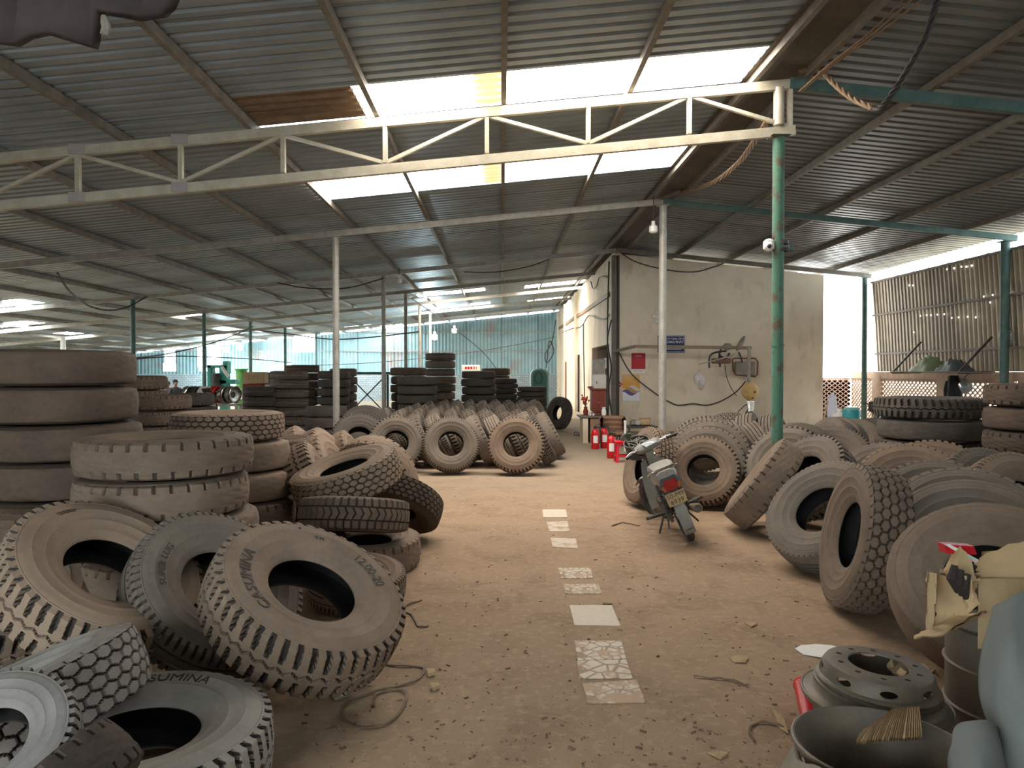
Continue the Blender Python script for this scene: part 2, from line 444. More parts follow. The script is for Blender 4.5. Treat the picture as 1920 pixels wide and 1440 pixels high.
# posts
def post(px0, px1, y, top, label, mat, r=.055, square=False, flange=True, x=None, zb=0.0):
    X = x if x is not None else P((px0 + px1) / 2, 700, y).x
    o = thing('steel_post', label, 'post', (X, y, zb))
    m = MB()
    if square: m.rbox((0, 0, (top - zb) / 2), (r * 2, r * 2, top - zb), .008)
    else: m.cyl((0,0,0), (0,0,top - zb), r, n=20)
    m.build('shaft', M[mat], o)
    if flange:
        m = MB(); m.rbox((0,0,.006), (r*4, r*4, .012), .003); m.build('base_plate', M[mat], o)
        m = MB(); m.rbox((0,0,top - zb - .006), (r*3.2, r*3.2, .012), .003); m.build('cap_plate', M[mat], o)
    return o
gp = post(1463, 1456, TY, chz(RX, .63), 'chipped green steel post standing at the right end of the roof truss', 'green', .068, x=RX+.03)
m = MB(); m.cyl((0,0,2.0), (0,0,2.03), .076, n=20); m.build('weld_collar', M['green'], gp)
m = MB(); m.cyl((0,0,chz(RX,.5)), (0,0,chz(RX,.06)), .062, n=20); m.build('upper_sleeve', M['galv_warm'], gp)
post(1243, 1239, 15.0, roofz(RX) - .25, 'tall grey steel post in front of the blue company sign', 'galv', .075, x=RX)
pl = ['thick pale steel post standing between the middle tyre stacks and tyre field', 'slim grey steel post at the far left corner of the tyre field',
      'slim grey post standing in front of the short stack with a torn tyre', 'slim post behind the tall stack at the middle', 'faint far post beside the shining lamp']
for (y, lab, r) in zip([15.0, 21.05, 25.9, 30.3, 34.8], pl, (.066, .06, .06, .06, .06)):
    post(0, 0, y, roofz(-3.33) - .245, lab, 'galv', r, x=-3.33)
pl = ['dark post behind the brown stacks at the left', 'dark post in front of the green press machine', 'dark post beside the green bin, behind the twin short stacks',
      'far thin post left of the bright square opening', 'far thin post at the right side of the bright square opening']
for (y, px, lab) in zip([20.9, 25.9, 30.3, 34.8, 39.2], (250, 383, 470, 535, 593), pl):
    X = P(px, 680, y).x; post(0, 0, y, roofz(X) - .245, lab, 'dkgreen', .065, x=X)
post(0, 0, 28.8, roofz(P(118,640,28.8).x) - .245, 'white far post rising behind the tall left stack', 'white', .09, x=P(118,640,28.8).x)
post(1627, 1621, 20.9, roofz(10.3) - .25, 'pale green post at the end of the concrete wall beside the daylit sheet', 'dkgreen', .075, x=10.3)
post(1912, 1912, 15.0, roofz(10.42) - .25, 'dark green post at the right edge beside the wall clock', 'dkgreen', .085, x=10.27)

# concrete building
def wall_with_holes(name, axis, const, a0, a1, z0, z1f, holes, mat, thick=.15, corr=False):
    """Upright wall. axis 'x': runs along x at y=const, 'y': runs along y at x=const. holes: (a0,a1,z0,z1)."""
    As = sorted(set([a0, a1] + [q for h in holes for q in h[:2] if a0 < q < a1]))
    zmax = max(z1f(a0), z1f(a1)); Zs = sorted(set([z0, 99.0] + [q for h in holes for q in h[2:4] if z0 < q < zmax]))
    if corr:
        k = a0
        extra = []
        while k < a1: extra.append(k); k += .05
        As = sorted(set([round(q, 4) for q in As + extra]))
    mb = MB()
    def off(a):
        if not corr: return 0
        return .022 if int(math.floor(a / .05 + .5)) % 4 in (0, 1) else 0
    def pt(a, z, d):
        zz = min(z, z1f(a)) if z < 90 else z1f(a)
        return (a, const + d, zz) if axis == 'x' else (const + d, a, zz)
    n = len(As); mz = len(Zs)
    for side in (0,) if corr else (0, thick):
        vs = [pt(a, z, side + off(a)) for a in As for z in Zs]; fs = []
        for i in range(n - 1):
            for k in range(mz - 1):
                am = (As[i] + As[i+1]) / 2; zm = (Zs[k] + min(Zs[k+1], zmax)) / 2
                if any(h[0] < am < h[1] and h[2] < zm < h[3] for h in holes): continue
                fs.append((i*mz+k, (i+1)*mz+k, (i+1)*mz+k+1, i*mz+k+1))
        mb.raw(vs, fs)
    if not corr:
        for h in holes:
            a, b, c, d = h[0], h[1], max(h[2], z0), h[3]
            for (u0, w0, u1, w1) in ((a,c,a,d),(b,c,b,d),(a,d,b,d),(a,c,b,c)):
                mb.raw([pt(u0,w0,0), pt(u1,w1,0), pt(u1,w1,thick), pt(u0,w0,thick)], [(0,1,2,3)])
        for a in (a0, a1):
            mb.raw([pt(a,z0,0), pt(a,99,0), pt(a,99,thick), pt(a,z0,thick)], [(0,1,2,3)])
        mb.raw([pt(a0,99,0), pt(a1,99,0), pt(a1,99,thick), pt(a0,99,thick)], [(0,1,2,3)])
    o = mb.build(name, mat, angle=20); return struct(o)
CY = 21.12
wall_with_holes('wall_front', 'x', CY, RX, 9.22, 0, lambda x: roofz(x) - .26, [], M['concrete'], .2)
yd = lambda px: PX(px, 700, RX).y
holes = [(yd(1110), yd(1142), 0.0, 2.55), (yd(1081), yd(1090), 0, 2.42), (yd(1058), yd(1062), 0, 2.2)]
hz = []
for px0, px1, zt in ((1142, 1110, 2.55), (1090, 1081, 2.42), (1062, 1058, 2.2)):
    hz.append((yd(px0), yd(px1), -1, zt))
wall_with_holes('wall_side', 'y', RX, CY + .2, YB, 0, lambda y: RZ - .14, hz, M['concrete'], .18)
# inside of the building so the openings are dark rooms
m = MB(); m.raw([(RX+1.6, CY+.2, 0), (RX+1.6, YB, 0), (RX+1.6, YB, 5), (RX+1.6, CY+.2, 5)], [(0,1,2,3)]); struct(m.build('wall_inner', M['concrete'], smooth=False))
m = MB(); m.raw([(RX+.18, CY+.2, 2.75), (RX+1.6, CY+.2, 2.75), (RX+1.6, YB, 2.75), (RX+.18, YB, 2.75)], [(0,1,2,3)]); struct(m.build('ceiling', M['concrete'], smooth=False))
# door leaves
for i, (px0, px1, zt) in enumerate(((1090, 1081, 2.42), (1062, 1058, 2.2))):
    y0, y1 = yd(px0), yd(px1)
    d = thing('door_%d' % (i + 1), 'narrow door in the long side wall', 'door', (RX + .1, (y0 + y1) / 2, 0)); d['kind'] = 'structure'
    m = MB(); m.rbox((0, 0, zt / 2), (.04, y1 - y0 - .06, zt - .04), .01); m.build('door_leaf', M['greyplastic'] if i == 0 else M['wood'], d)
    m = MB(); m.beam((-.13,-(y1-y0)/2,0), (-.13,-(y1-y0)/2,zt), .06,.1,(0,1,0)); m.build('door_frame', M['white'] if i == 0 else M['wood'], d)
# brown batten along the side wall and a corner upright
m = MB(); a = PX(1142, 552, RX - .03); b = PX(1045, 618, RX - .03); m.beam(a, b, .05, .14); struct(m.build('trim_2', dirty('brown_batten', lin(120,96,72), lin(140,116,90), 4)))
for px, pw in ((1083, .5), (1062, .5), (1049, .6)):
    y = yd(px); m = MB(); m.box((RX - .06, y + .2, 2.55), (.12, .45, 5.1)); struct(m.build('trim_3', M['concrete'], smooth=False))
m = MB(); m.rbox((RX - .07, CY - .06, 2.5), (.13, .13, 5.0), .01); struct(m.build('trim_4', dirty('corner_upright', lin(118,110,100), lin(92,84,76), 4)))
m = MB(); m.rbox((RX + .05, CY - .05, 2.5), (.07, .09, 5.0), .01); struct(m.build('trim_5', dirty('dark_corner_upright', lin(70,60,50), lin(86,76,66), 4)))

# far wall with openings
def wr(x0, y0, x1, y1): a, b = P(x0, y0, YB), P(x1, y1, YB); return (a.x, b.x, b.z, a.z)
hw = [wr(548,627,592,660), wr(370,646,386,688), wr(389,645,414,684), wr(308,649,329,679), wr(508,683,546,691), wr(306,681,330,696), wr(374,690,410,696), wr(230,660,243,665)]
wall_with_holes('wall_back', 'x', YB, XL, RX, 1.55, lambda x: roofz(x) - .10, hw, M['cyan'], corr=True)
t = NT('whitewashed_block'); co = t.coord(); bt = t.new('ShaderNodeTexBrick'); t.l.new(t.mapping(co, (1,1,1), rot=(PI/2,0,0)), bt.inputs['Vector']); bt.inputs['Scale'].default_value = 2.2
bt.inputs['Color1'].default_value = lin(170,178,180); bt.inputs['Color2'].default_value = lin(150,160,164); bt.inputs['Mortar'].default_value = lin(105,112,114)
M['block'] = t.fin(bt.outputs['Color'], .9)
wall_with_holes('wall_back', 'x', YB - .05, XL, RX, 0, lambda x: 1.56, [], M['block'], .15)
m = MB(); m.beam((XL, YB - .08, 2.9), (RX, YB - .08, 2.9), .05, .06); m.beam((XL, YB - .08, 4.0), (RX, YB - .08, 4.0), .05, .06); struct(m.build('trim_6', M['galv']))
# left wall of the hall
wall_with_holes('wall_left', 'y', XL, 2.0, YB, 0, lambda y: roofz(XL) - .25, [(18,24,1.0,1.4), (30,36,.9,1.4)], M['cyan'], .05)
# right wall: lattice breeze-block below, tin above
XR = 10.62
def lattice(name, axis, const, a0, a1, z0, z1, mat, px_=.17, pz=.125, bw=.030, depth=.035):
    mb = MB()
    ang = pz / px_
    def pt(a, z): return Vector((a, const, z)) if axis == 'x' else Vector((const, a, z))
    up = (0, 1, 0) if axis == 'x' else (1, 0, 0)
    H = z1 - z0; run = H / ang
    k = a0 - run
    while k < a1:
        for s in (1, -1):
            s0, s1 = k, k + run
            # clip param
            lo = max(a0, s0); hi = min(a1, s1)
            if hi - lo > .02:
                zz0 = (lo - s0) * ang; zz1 = (hi - s0) * ang
                if s == -1: zz0, zz1 = H - zz0, H - zz1
                mb.beam(pt(lo, z0 + zz0), pt(hi, z0 + zz1), depth, bw, (0,0,1))
        k += px_
    mb.beam(pt(a0, z0 - .03), pt(a1, z0 - .03), depth + .03, .08); mb.beam(pt(a0, z1 + .03), pt(a1, z1 + .03), depth + .03, .08)
    return struct(mb.build(name, mat, smooth=False))
M['breeze'] = dirty('breeze_block', lin(188,160,138), lin(160,136,116), 5, .9)
yr = lambda px: PX(px, 720, XR).y
lattice('wall_right', 'y', XR, yr(1960), 15.05, .12, 1.47, M['breeze'])
lattice('wall_right', 'y', XR, 15.15, yr(1655), .12, 1.47, M['breeze'])
lattice('wall_right', 'y', XR, yr(1640), 22.3, .12, 1.47, M['breeze'])
for a, b in ((yr(1655), yr(1640)), (yr(1783), yr(1762))):
    m = MB(); m.box((XR, (a+b)/2, .8), (.16, abs(b-a), 1.6)); struct(m.build('trim_7', M['breeze'], smooth=False))
m = MB(); m.box((XR, (yr(1960)+22.3)/2, 1.60), (.14, 22.3 - yr(1960), .19)); struct(m.build('wall_right', M['breeze'], smooth=False))
# back corner: daylit sheet over a pink breeze wall
XRB = 11.6
lattice('wall_corner', 'x', 22.4, 9.0, 10.6, .12, 1.45, dirty('pink_breeze', lin(196,160,142), lin(176,142,124), 5, .9), bw=.075)
m = MB(); m.raw([(9.0, 22.55, 0), (10.6, 22.55, 0), (10.6, 22.55, 1.5), (9.0, 22.55, 1.5)], [(0,1,2,3)]); struct(m.build('wall_corner', M['concrete'], smooth=False))
wall_with_holes('window_90', 'x', 22.4, 9.0, 10.62, 1.52, lambda x: 4.75, [], M['sky_wall'], corr=True)
# tin panel of the right wall, leaning, hung under the eave with an open slot above it
tp = MB(); rows = []; y0t, y1t = 14.55, 20.75
k = y0t; nseg = 0
while k <= y1t + 1e-6:
    dx = .018 if nseg % 4 in (0, 1) else 0
    zt = roofz(XR) - .36 - .02 * math.sin(nseg * .35)
    rows.append(((10.42 + dx, k, zt), (10.52 + dx, k, 3.0), (10.60 + dx, k, 1.70))); k += .04; nseg += 1
vs = [p for r in rows for p in r]; fs = []
for i in range(len(rows) - 1):
    for j in range(2): fs.append((i*3+j, (i+1)*3+j, (i+1)*3+j+1, i*3+j+1))
tp.raw(vs, fs); struct(tp.build('wall_right', M['tin'], angle=20))
for zz, xo in ((3.28, 10.45), (2.2, 10.53), (4.2, 10.40)):
    m = MB(); m.beam((xo, y0t, zz), (xo, y1t, zz), .04, .05); struct(m.build('trim_8', M['galv_dusty']))
# screw holes in the tin letting daylight in
random.seed(3)
hm = skylight('daylight_in_screw_holes', (1,1,1,1), 4.0, amount=0)
m = MB()
for px, py in ((1745,500),(1757,497),(1766,496),(1776,505),(1789,503),(1803,500),(1812,500),(1822,498),(1705,535),(1712,535),(1845,556),(1862,553),(1877,552),(1893,550),(1726,592),(1738,591),(1746,591),(1758,590),(1771,589),(1785,596),(1798,595),(1815,594),(1830,595),(1857,567),(1714,623),(1655,514)):
    p = PX(px, py, 10.44); m.cyl((p.x - .012, p.y, p.z), (p.x + .0, p.y, p.z), .016, n=8)
struct(m.build('window_91', hm))
# enclose the hall on the sides the photograph does not look at
wall_with_holes('wall_right', 'y', XR + .1, -2.0, 14.5, 0, lambda y: roofz(XR) - .35, [], M['tin'], .04)
wall_with_holes('wall_entrance', 'x', -2.0, XL, 10.7, 0, lambda x: roofz(x) - .1, [(-5.0, -1.2, -1, 2.7)], M['tin'], .05)

# ------------------------------------------------------------------ tyres (unit radius, axis = local z)
HWD = .272            # half width / radius
def frac(x): return x - math.floor(x)
def tri(x): return abs(frac(x) * 2 - 1) * 2 - 1
rnd_t = [random.Random(5).random() for _ in range(997)]
def groove(kind, u, s):
    """u: position round the tyre in pattern pitches, s: across (-1..1 crown, beyond = shoulder). returns 0..1 groove depth"""
    a = abs(s); sg = 1 if s > 0 else -1
    if kind == 'lug':
        if a > .30 and frac(u + .28 * a + (.5 if s < 0 else 0)) < .40 - .10 * (a < .5): return 1
        return 1 if (abs(s - .09 * tri(u)) < .045) else 0
    if kind == 'cross':
        if a > .45 and frac(u * 1.0 + .22 * a + (.5 if s < 0 else 0)) < .34: return 1
        if abs(s - .25) < .035 or abs(s + .25) < .035: return .8
        return 0
    if kind == 'hex':
        if a > 1.0: return 1 if frac(u + .5) < .12 else 0
        ry = s * 2.5; best = []
        for r in range(-3, 4):
            uu = u + .5 * (r % 2)
            dx = (frac(uu) - .5) * 1.0; dy = (ry - r) * .866
            best.append(max(abs(dx) * 1.0, abs(dx) * .5 + abs(dy) * .866))
        best.sort()
        return 1 if best[0] > .425 else 0
    if kind == 'block':
        if a > 1.0: return 1 if frac(u) < .2 else 0
        for k, c in enumerate((-.62, -.2, .2, .62)):
            if abs(s - c - .05 * tri(u + .5 * k)) < .04: return 1
        row = int((s + 1) * 2.5)
        return .9 if frac(u + .45 * row + .12 * s) < .14 else 0
    if kind == 'sharp':
        if a > .42:
            return 1 if frac(u + (.5 if s < 0 else 0)) < .22 or abs(a - .46) < .04 else 0
        return 1 if frac(u * 1.0 + .9 * a) < .16 else 0
    if kind == 'rib':
        for c in (-.60, -.20, .20, .60):
            if abs(s - c) < .035: return 1
        return .6 if a > .93 and a < 1.12 and frac(u) < .2 else 0
    if kind == 'slot':
        if .62 < a < 1.2 and frac(u + (.5 if s < 0 else 0)) < .16: return .9
        return 0
    if kind == 'bald':
        if .86 < a < 1.22 and frac(u + .3 * rnd_t[int(u) % 997]) < .10 and rnd_t[int(u * 1 + 40) % 997] > .35: return .5
        return 0
    return 0
PITCHES = dict(lug=46, cross=64, hex=40, block=44, sharp=46, rib=60, slot=34, bald=40)
DEPTH = dict(lug=.058, cross=.036, hex=.035, block=.035, sharp=.042, rib=.03, slot=.028, bald=.018)
RES = dict(lug=14, cross=10, hex=18, block=14, sharp=14, rib=4, slot=14, bald=8)
def tread_mesh(kind, lo=False, wear=0):
    P_ = PITCHES[kind]; per = RES[kind] if not lo else max(3, RES[kind] // 2)
    N = P_ * per
    ss = []
    ns = (64 if not lo else 22) if kind not in ('bald',) else 20
    for i in range(ns + 1): ss.append(-1.3 + 2.6 * i / ns)
    rn = random.Random(sum(map(ord, kind)) + wear)
    ph = [rn.random() * 6 for _ in range(6)]
    mb = MB(); vs = []
    for i in range(N):
        u = i / per; th = 2 * PI * i / N; c, q = math.cos(th), math.sin(th)
        wob = .006 * math.sin(2 * th + ph[0]) + .004 * math.sin(5 * th + ph[1])
        for s in ss:
            a = abs(s); sg = 1 if s >= 0 else -1
            if a <= 1: r = 1 - .022 * a * a; z = s * .245
            else: t = (a - 1) / .3; r = .978 - .075 * t; z = sg * (.245 + .028 * t)
            g = groove(kind, u + .001, s)
            if kind in ('bald', 'slot') : r -= .008 * (math.sin(9 * th + 7 * s + ph[2]) * math.sin(4 * th - 5 * s + ph[3])) ** 2
            fade = 1 if a < 1.18 else max(0, 1 - (a - 1.18) / .12)
            r += -DEPTH[kind] * g * fade + (wob if a < 1.2 else 0)
            vs.append((r * c, r * q, z))
    m = len(ss); fs = []
    for i in range(N):
        a_, b_ = i * m, ((i + 1) % N) * m
        for k in range(m - 1): fs.append((a_ + k, b_ + k, b_ + k + 1, a_ + k + 1))
    mb.raw(vs, fs)
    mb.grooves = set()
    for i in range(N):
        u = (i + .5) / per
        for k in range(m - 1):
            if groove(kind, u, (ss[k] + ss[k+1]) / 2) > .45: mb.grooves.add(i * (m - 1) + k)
    return mb
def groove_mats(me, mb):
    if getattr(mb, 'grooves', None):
        me.materials.append(M['rubber']); me.materials.append(M['bare'])  # second slot holds the painted groove shade
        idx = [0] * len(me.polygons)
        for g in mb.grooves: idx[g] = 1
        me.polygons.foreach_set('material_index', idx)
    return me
M['bare'] = dirty('shaded_groove_rubber', (.034,.027,.022,1), (.075,.057,.044,1), 6, .85, 0, 0)  # shade of the tread grooves put into the colour of their faces
SIDE = [(.915,.268),(.905,.276),(.893,.272),(.882,.279),(.84,.289),(.79,.292),(.775,.298),(.76,.291),(.70,.281),(.66,.270),(.645,.275),(.63,.266),(.585,.246),(.55,.232),(.535,.233),(.52,.224),(.49,.206),(.470,.196),(.455,.184),(.446,.165)]
INNER = [(.446,.165),(.452,.150),(.475,.150),(.57,.195),(.70,.225),(.80,.230),(.87,.215),(.905,.17),(.918,.09),(.92,0)]
INNER = INNER + [(r, -z) for r, z in reversed(INNER[:-1])]
_cache = {}
def side_mb(n=96): return MB().lathe(SIDE, n)
def flip(mb): mb.v = [(x, -y, -z) for x, y, z in mb.v]; mb.f = [f for f in mb.f]; return mb
def tyre_meshes(kind):
    if kind not in _cache:
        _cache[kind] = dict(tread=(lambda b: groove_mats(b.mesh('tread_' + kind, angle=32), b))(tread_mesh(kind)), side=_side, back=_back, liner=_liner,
                            whole=None)
    return _cache[kind]
_side = side_mb().mesh('sidewall'); _back = flip(side_mb()).mesh('sidewall'); _liner = MB().lathe(INNER, 72).mesh('inner_liner')
_whole = {}
def whole_mesh(kind):
    if kind not in _whole:
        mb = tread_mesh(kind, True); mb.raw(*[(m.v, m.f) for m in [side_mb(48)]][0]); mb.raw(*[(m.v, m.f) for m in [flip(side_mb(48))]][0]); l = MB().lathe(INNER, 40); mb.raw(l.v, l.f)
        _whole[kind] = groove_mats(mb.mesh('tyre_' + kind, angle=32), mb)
    return _whole[kind]
WARM = (.250,.170,.116); TAN = (.320,.222,.152); GREY = (.180,.144,.113); DARK = (.075,.065,.057); PALE = (.42,.375,.33); BRN = (.155,.098,.064)
tyre_log = []; PLACED = []; TOP = {}
def shade(c, k): return tuple(x * k for x in c)
def tyre_at(loc, axis, R, kind, label, color=WARM, dust=.8, parts=True, group=None, spin=0.0, wid=1.0):
    loc = Vector(loc) + Vector((*OFFS.get(label, (0, 0)), 0)); PLACED.append((label, tuple(loc), tuple(Vector(axis).normalized()), R, HWD * 1.08 * R * wid))
    ax = Vector(axis).normalized()
    q = Vector((0,0,1)).rotation_difference(ax)
    q = q @ Quaternion((0,0,1), spin)
    colr = (*color, dust)
    if parts:
        o = thing('tyre', label, 'tyre', loc, q, group, (R, R, R * wid))
        ms = tyre_meshes(kind)
        for nm, me, mt in (('tread', ms['tread'], M['rubber']), ('sidewall', ms['side'], M['rubber']), ('sidewall', ms['back'], M['rubber']), ('inner_liner', ms['liner'], M['liner'])):
            link(nm, me, mt, o, colr)
    else:
        o = link('tyre', whole_mesh(kind), M['rubber'], None, colr)
        o.location = loc; o.rotation_mode = 'QUATERNION'; o.rotation_quaternion = q; o.scale = (R, R, R * wid)
        tag(o, label, 'tyre', group)
    return o
def ext(ax, R): return R * math.sqrt(max(0, 1 - ax.z ** 2)) + HWD * R * abs(ax.z)
def vaxis(px, py, a):
    """axis in the frame of the line of sight: right, up, towards the viewer"""
    d = ray(px, py).normalized(); r = d.cross(Vector((0,0,1))).normalized(); u = r.cross(d)
    return (r * a[0] + u * a[1] - d * a[2]).normalized()
def T(px, py, d, axis, kind, label, color=WARM, dust=.8, base=0.0, R=None, parts=True, group=None, spin=0.0, view=True):
    """axis in (right, up, towards the camera); d = apparent diameter in px; base = height of what carries it"""
    ax = vaxis(px, py, axis) if view else Vector((axis[0], -axis[2], axis[1])).normalized()
    c = ext(ax, 1.0)
    if R is None: R = (CAMH - base) / (c + 2 * (py - HY) / d)
    Y = FPX * 2 * R / d
    loc = P(px, py, Y)
    b = loc.z - ext(ax, R)
    tyre_log.append('%-60s R=%.3f Y=%.2f base=%.3f loc=(%.2f %.2f %.2f)' % (label[:60], R, Y, b, *loc))
    return tyre_at(loc, ax, R, kind, label, color, dust, parts, group, spin)
def TT(px, ytop, axis, kind, label, color=WARM, dust=.8, base=0.0, R=.52, parts=True, group=None, spin=0.0, view=True):
    """like T, from the pixel of the tyre's topmost edge: radius given, resting at height base"""
    ax = vaxis(px, ytop, axis) if view else Vector((axis[0], -axis[2], axis[1])).normalized(); e = ext(ax, R); zt = base + 2 * e
    Yt = (CAMH - zt) * FPX / (ytop - HY)
    u = Vector((0,0,1)) - ax * ax.z; u = u.normalized() * R + ax * (HWD * R * (1 if ax.z > 0 else -1))
    top = P(px, ytop, Yt); TOP[label] = top + Vector((*OFFS.get(label, (0, 0)), 0)); loc = Vector((top.x - u.x, top.y - u.y, base + e))
    tyre_log.append('%-60s TT Y=%.2f d=%.0f loc=(%.2f %.2f %.2f)' % (label[:60], loc.y, FPX * 2 * R / loc.y, *loc))
    return tyre_at(loc, ax, R, kind, label, color, dust, parts, group, spin)
def stack(px, Y, n, R, th, kinds, what, color=WARM, dust=.75, parts=True, group=None, jit=.02, offs=None, cols=None, special=None):
    rn = random.Random(int(px * 7 + Y * 13)); X = P(px, 720, Y).x
    wid = th / (2 * R * .309)
    for i in range(n):
        k = kinds[i % len(kinds)]
        dx, dy = (offs[i] if offs else (rn.uniform(-jit, jit), rn.uniform(-jit, jit)))
        pos = 'topmost' if i == n - 1 else ('bottom' if i == 0 else ORD[n - i] + ' from top')
        col = cols[i] if cols else shade(color, rn.uniform(.85, 1.1))
        lab = (special or {}).get(i, '%s tyre %s' % (pos, what.replace('of the ', 'of ', 1)))
        tyre_at((X + dx, Y + dy, th * (i + .5)), (rn.uniform(-.003, .003), rn.uniform(-.003, .003), 1), R * rn.uniform(.985, 1.01), k, lab, col, dust, parts, group, rn.uniform(0, 6), wid)

def lettering(tyre, text, r, height, start, mat='ink', side=1, name='raised_lettering', zoff=.005):
    """text bent round the sidewall; start angle (rad) of the first letter, running clockwise seen from outside"""
    cu = bpy.data.curves.new('t', 'FONT'); cu.body = text; cu.size = 1; cu.extrude = .012; cu.resolution_u = 3
    ob = bpy.data.objects.new('t', cu); COL.objects.link(ob)
    dg = bpy.context.evaluated_depsgraph_get(); me = bpy.data.meshes.new_from_object(ob.evaluated_get(dg)); bpy.data.objects.remove(ob)
    for v in me.vertices:
        rr = r + v.co.y * height; a = start - v.co.x * height / r
        z = side_z(rr) + zoff + v.co.z * .2
        v.co = (rr * math.cos(a), rr * math.sin(a), z * side)
    o = link(name, me, M[mat], tyre); o['label'] = 'dark raised letters on the sidewall'; return o
def side_z(r):
    for (r0, z0), (r1, z1) in zip(SIDE, SIDE[1:]):
        if r1 <= r <= r0 and r0 > r1: return z0 + (z1 - z0) * (r0 - r) / (r0 - r1)
    return .28

# --- A: bottom left corner
T(42, 1322, 440, (-.30,.945,.12), 'hex', 'grey tyre with honeycomb tread tilted on edge in the bottom left corner', PALE, .78, R=.485)
a4 = T(258, 1418, 492, (.03,1,.02), 'lug', 'pale lettered tyre lying flat at the bottom left of the picture', PALE, .85, spin=0, view=False)
lettering(a4, 'CASUMINA', .69, .14, 2.2)
T(-16, 1404, 300, (-.25,.55,.80), 'lug', 'small whitish lugged tyre cut off by the left edge at the bottom', (.22,.20,.18), .90, R=.255)
T(60, 1560, 420, (-.55,.72,-.1), 'slot', 'dark brown tyre with wide slots in the very bottom left corner', BRN, .52, R=.335)
# --- B: leaning foreground tyres
b1 = T(574, 1130, 376, (.37,.71,.60), 'lug', 'big lettered lug tyre leaning back in front of the left pile', TAN, .80, R=.53, spin=.4)
lettering(b1, 'CASUMINA', .655, .16, 3.95); lettering(b1, '12.00-20', .67, .13, .85); lettering(b1, 'B', .80, .05, 1.75); lettering(b1, '18 PR', .70, .05, 1.55)
b2 = T(402, 1112, 326, (.40,.52,.75), 'cross', 'finely lugged tyre half hidden behind the big lettered lug tyre', GREY, .85, spin=.2)
lettering(b2, 'SUPER LUG', .66, .11, 3.75)
b3 = T(192, 1090, 360, (.40,.66,.63), 'lug', 'broad dusty tyre leaning with a big dark hole beside the near wide stack', TAN, .88, R=.515, spin=1.1)
lettering(b3, '12.00R20', .76, .06, 1.9)
b4 = T(2, 1100, 320, (.30,.62,.72), 'lug', 'dusty tyre cut off by the left edge below the tall stack', WARM, .82, spin=.7)
lettering(b4, 'UDE', .70, .12, 1.5)
T(-20, 940, 150, (.4,.25,.85), 'bald', 'small brown tyre peeping out at the left edge under the tall stack', BRN, .7, R=.42)
# --- stacks at the left
stack(106, 5.56, 7, .545, .266, ['bald'], 'of the tall brown stack at the left edge', BRN, .70, offs=[(.05,0),(.04,0),(.03,.0),(.06,.02),(.045,0),(.0,0),(0,.0)])
stack(312, 4.98, 5, .552, .257, ['bald','slot','bald','slot','slot'], 'of the near wide stack at the left', WARM, .76, offs=[(.03,0),(.02,.02),(.03,.03),(-.02,0),(.0,0)])
stack(440, 6.88, 5, .502, .268, ['bald','slot','bald','bald','hex'], 'of the cracked stack just right of the near wide stack', TAN, .85, offs=[(.09,0),(.04,0),(.03,0),(-.02,0),(-.06,0)])
stack(520, 8.05, 4, .47, .25, ['bald'], 'of the low stack hidden behind the cracked stack', BRN, .8)
stack(258, 13.9, 6, .51, .272, ['slot'], 'of the brown stack seen over the near wide stack', BRN, .72)
stack(302, 12.85, 5, .50, .262, ['slot'], 'of the shorter brown stack behind the near wide stack', BRN, .66)
stack(352, 14.9, 5, .50, .255, ['slot'], 'of the dark narrow stack right of the brown stacks', DARK, .6)
# --- D: heap at the left of the aisle
T(650, 893, 205, (-.29,.92,.25), 'hex', 'big worn tyre lying tilted on top of the heap beside the aisle', TAN, .86, R=.49, spin=.5)
T(664, 966, 206, (.07,.99,-.03), 'sharp', 'tyre with crisp arrow tread lying flat under the tilted worn tyre', WARM, .70, R=.461)
T(748, 945, 166, (.30,.86,-.40), 'hex', 'honeycomb tread tyre tipped at the right end of the heap', BRN, .66)
T(690, 1030, 196, (.02,.98,.06), 'slot', 'flat tyre at the foot of the heap with a wide dark hole', WARM, .84, view=False)
T(668, 1092, 186, (.06,.98,.16), 'cross', 'flat worn tyre right behind the big lettered lug tyre', WARM, .84, view=False)
TT(572, 822, (.86,.44,.12), 'lug', 'lugged tyre leaning on edge just right of the cracked stack', TAN, .84)
TT(600, 811, (.84,.46,.24), 'slot', 'cracked bald tyre leaning on edge in the heap above the tilted tyre', TAN, .92)
TT(553, 795, (.80,.55,.2), 'slot', 'pale tyre leaning behind the lugged one right of the cracked stack', WARM, .9)
TT(586, 797, (.80,.5,.3), 'lug', 'crumbly lugged tyre leaning in the back of the left heap', TAN, .88)
TT(642, 805, (.85,.45,.2), 'slot', 'pale block of a tyre leaning in front of the thick pale post', WARM, .9, R=.47)
TT(700, 812, (-.50,-.34,.80), 'slot', 'rounded tyre showing its crown behind the tilted worn tyre', TAN, .88, R=.50)
# --- C: front row of the field
T(742, 832, 104, (.10,.28,.95), 'lug', 'dusty lugged tyre facing the aisle, leftmost of the three upright ones', GREY, .82)
T(845, 834, 106, (.05,.25,.96), 'cross', 'smooth-faced tyre facing the aisle, middle of the three upright ones', GREY, .86)
T(968, 835, 107, (-.06,.22,.97), 'lug', 'brown toothed tyre facing the aisle, rightmost of the three upright ones', WARM, .84)
TT(672, 773, (.05,.55,.83), 'lug', 'dark tyre with a big hole beside the thick pale post', DARK, .9, R=.50)
T(690, 800, 92, (.05,.65,.75), 'slot', 'dark tyre lying back behind the one with a big hole', DARK, .8, R=.48, )
TT(1046, 743, (-.78,.14,.60), 'lug', 'upright dark tyre leaning at the wall end of the tyre field', DARK, .75, R=.48)
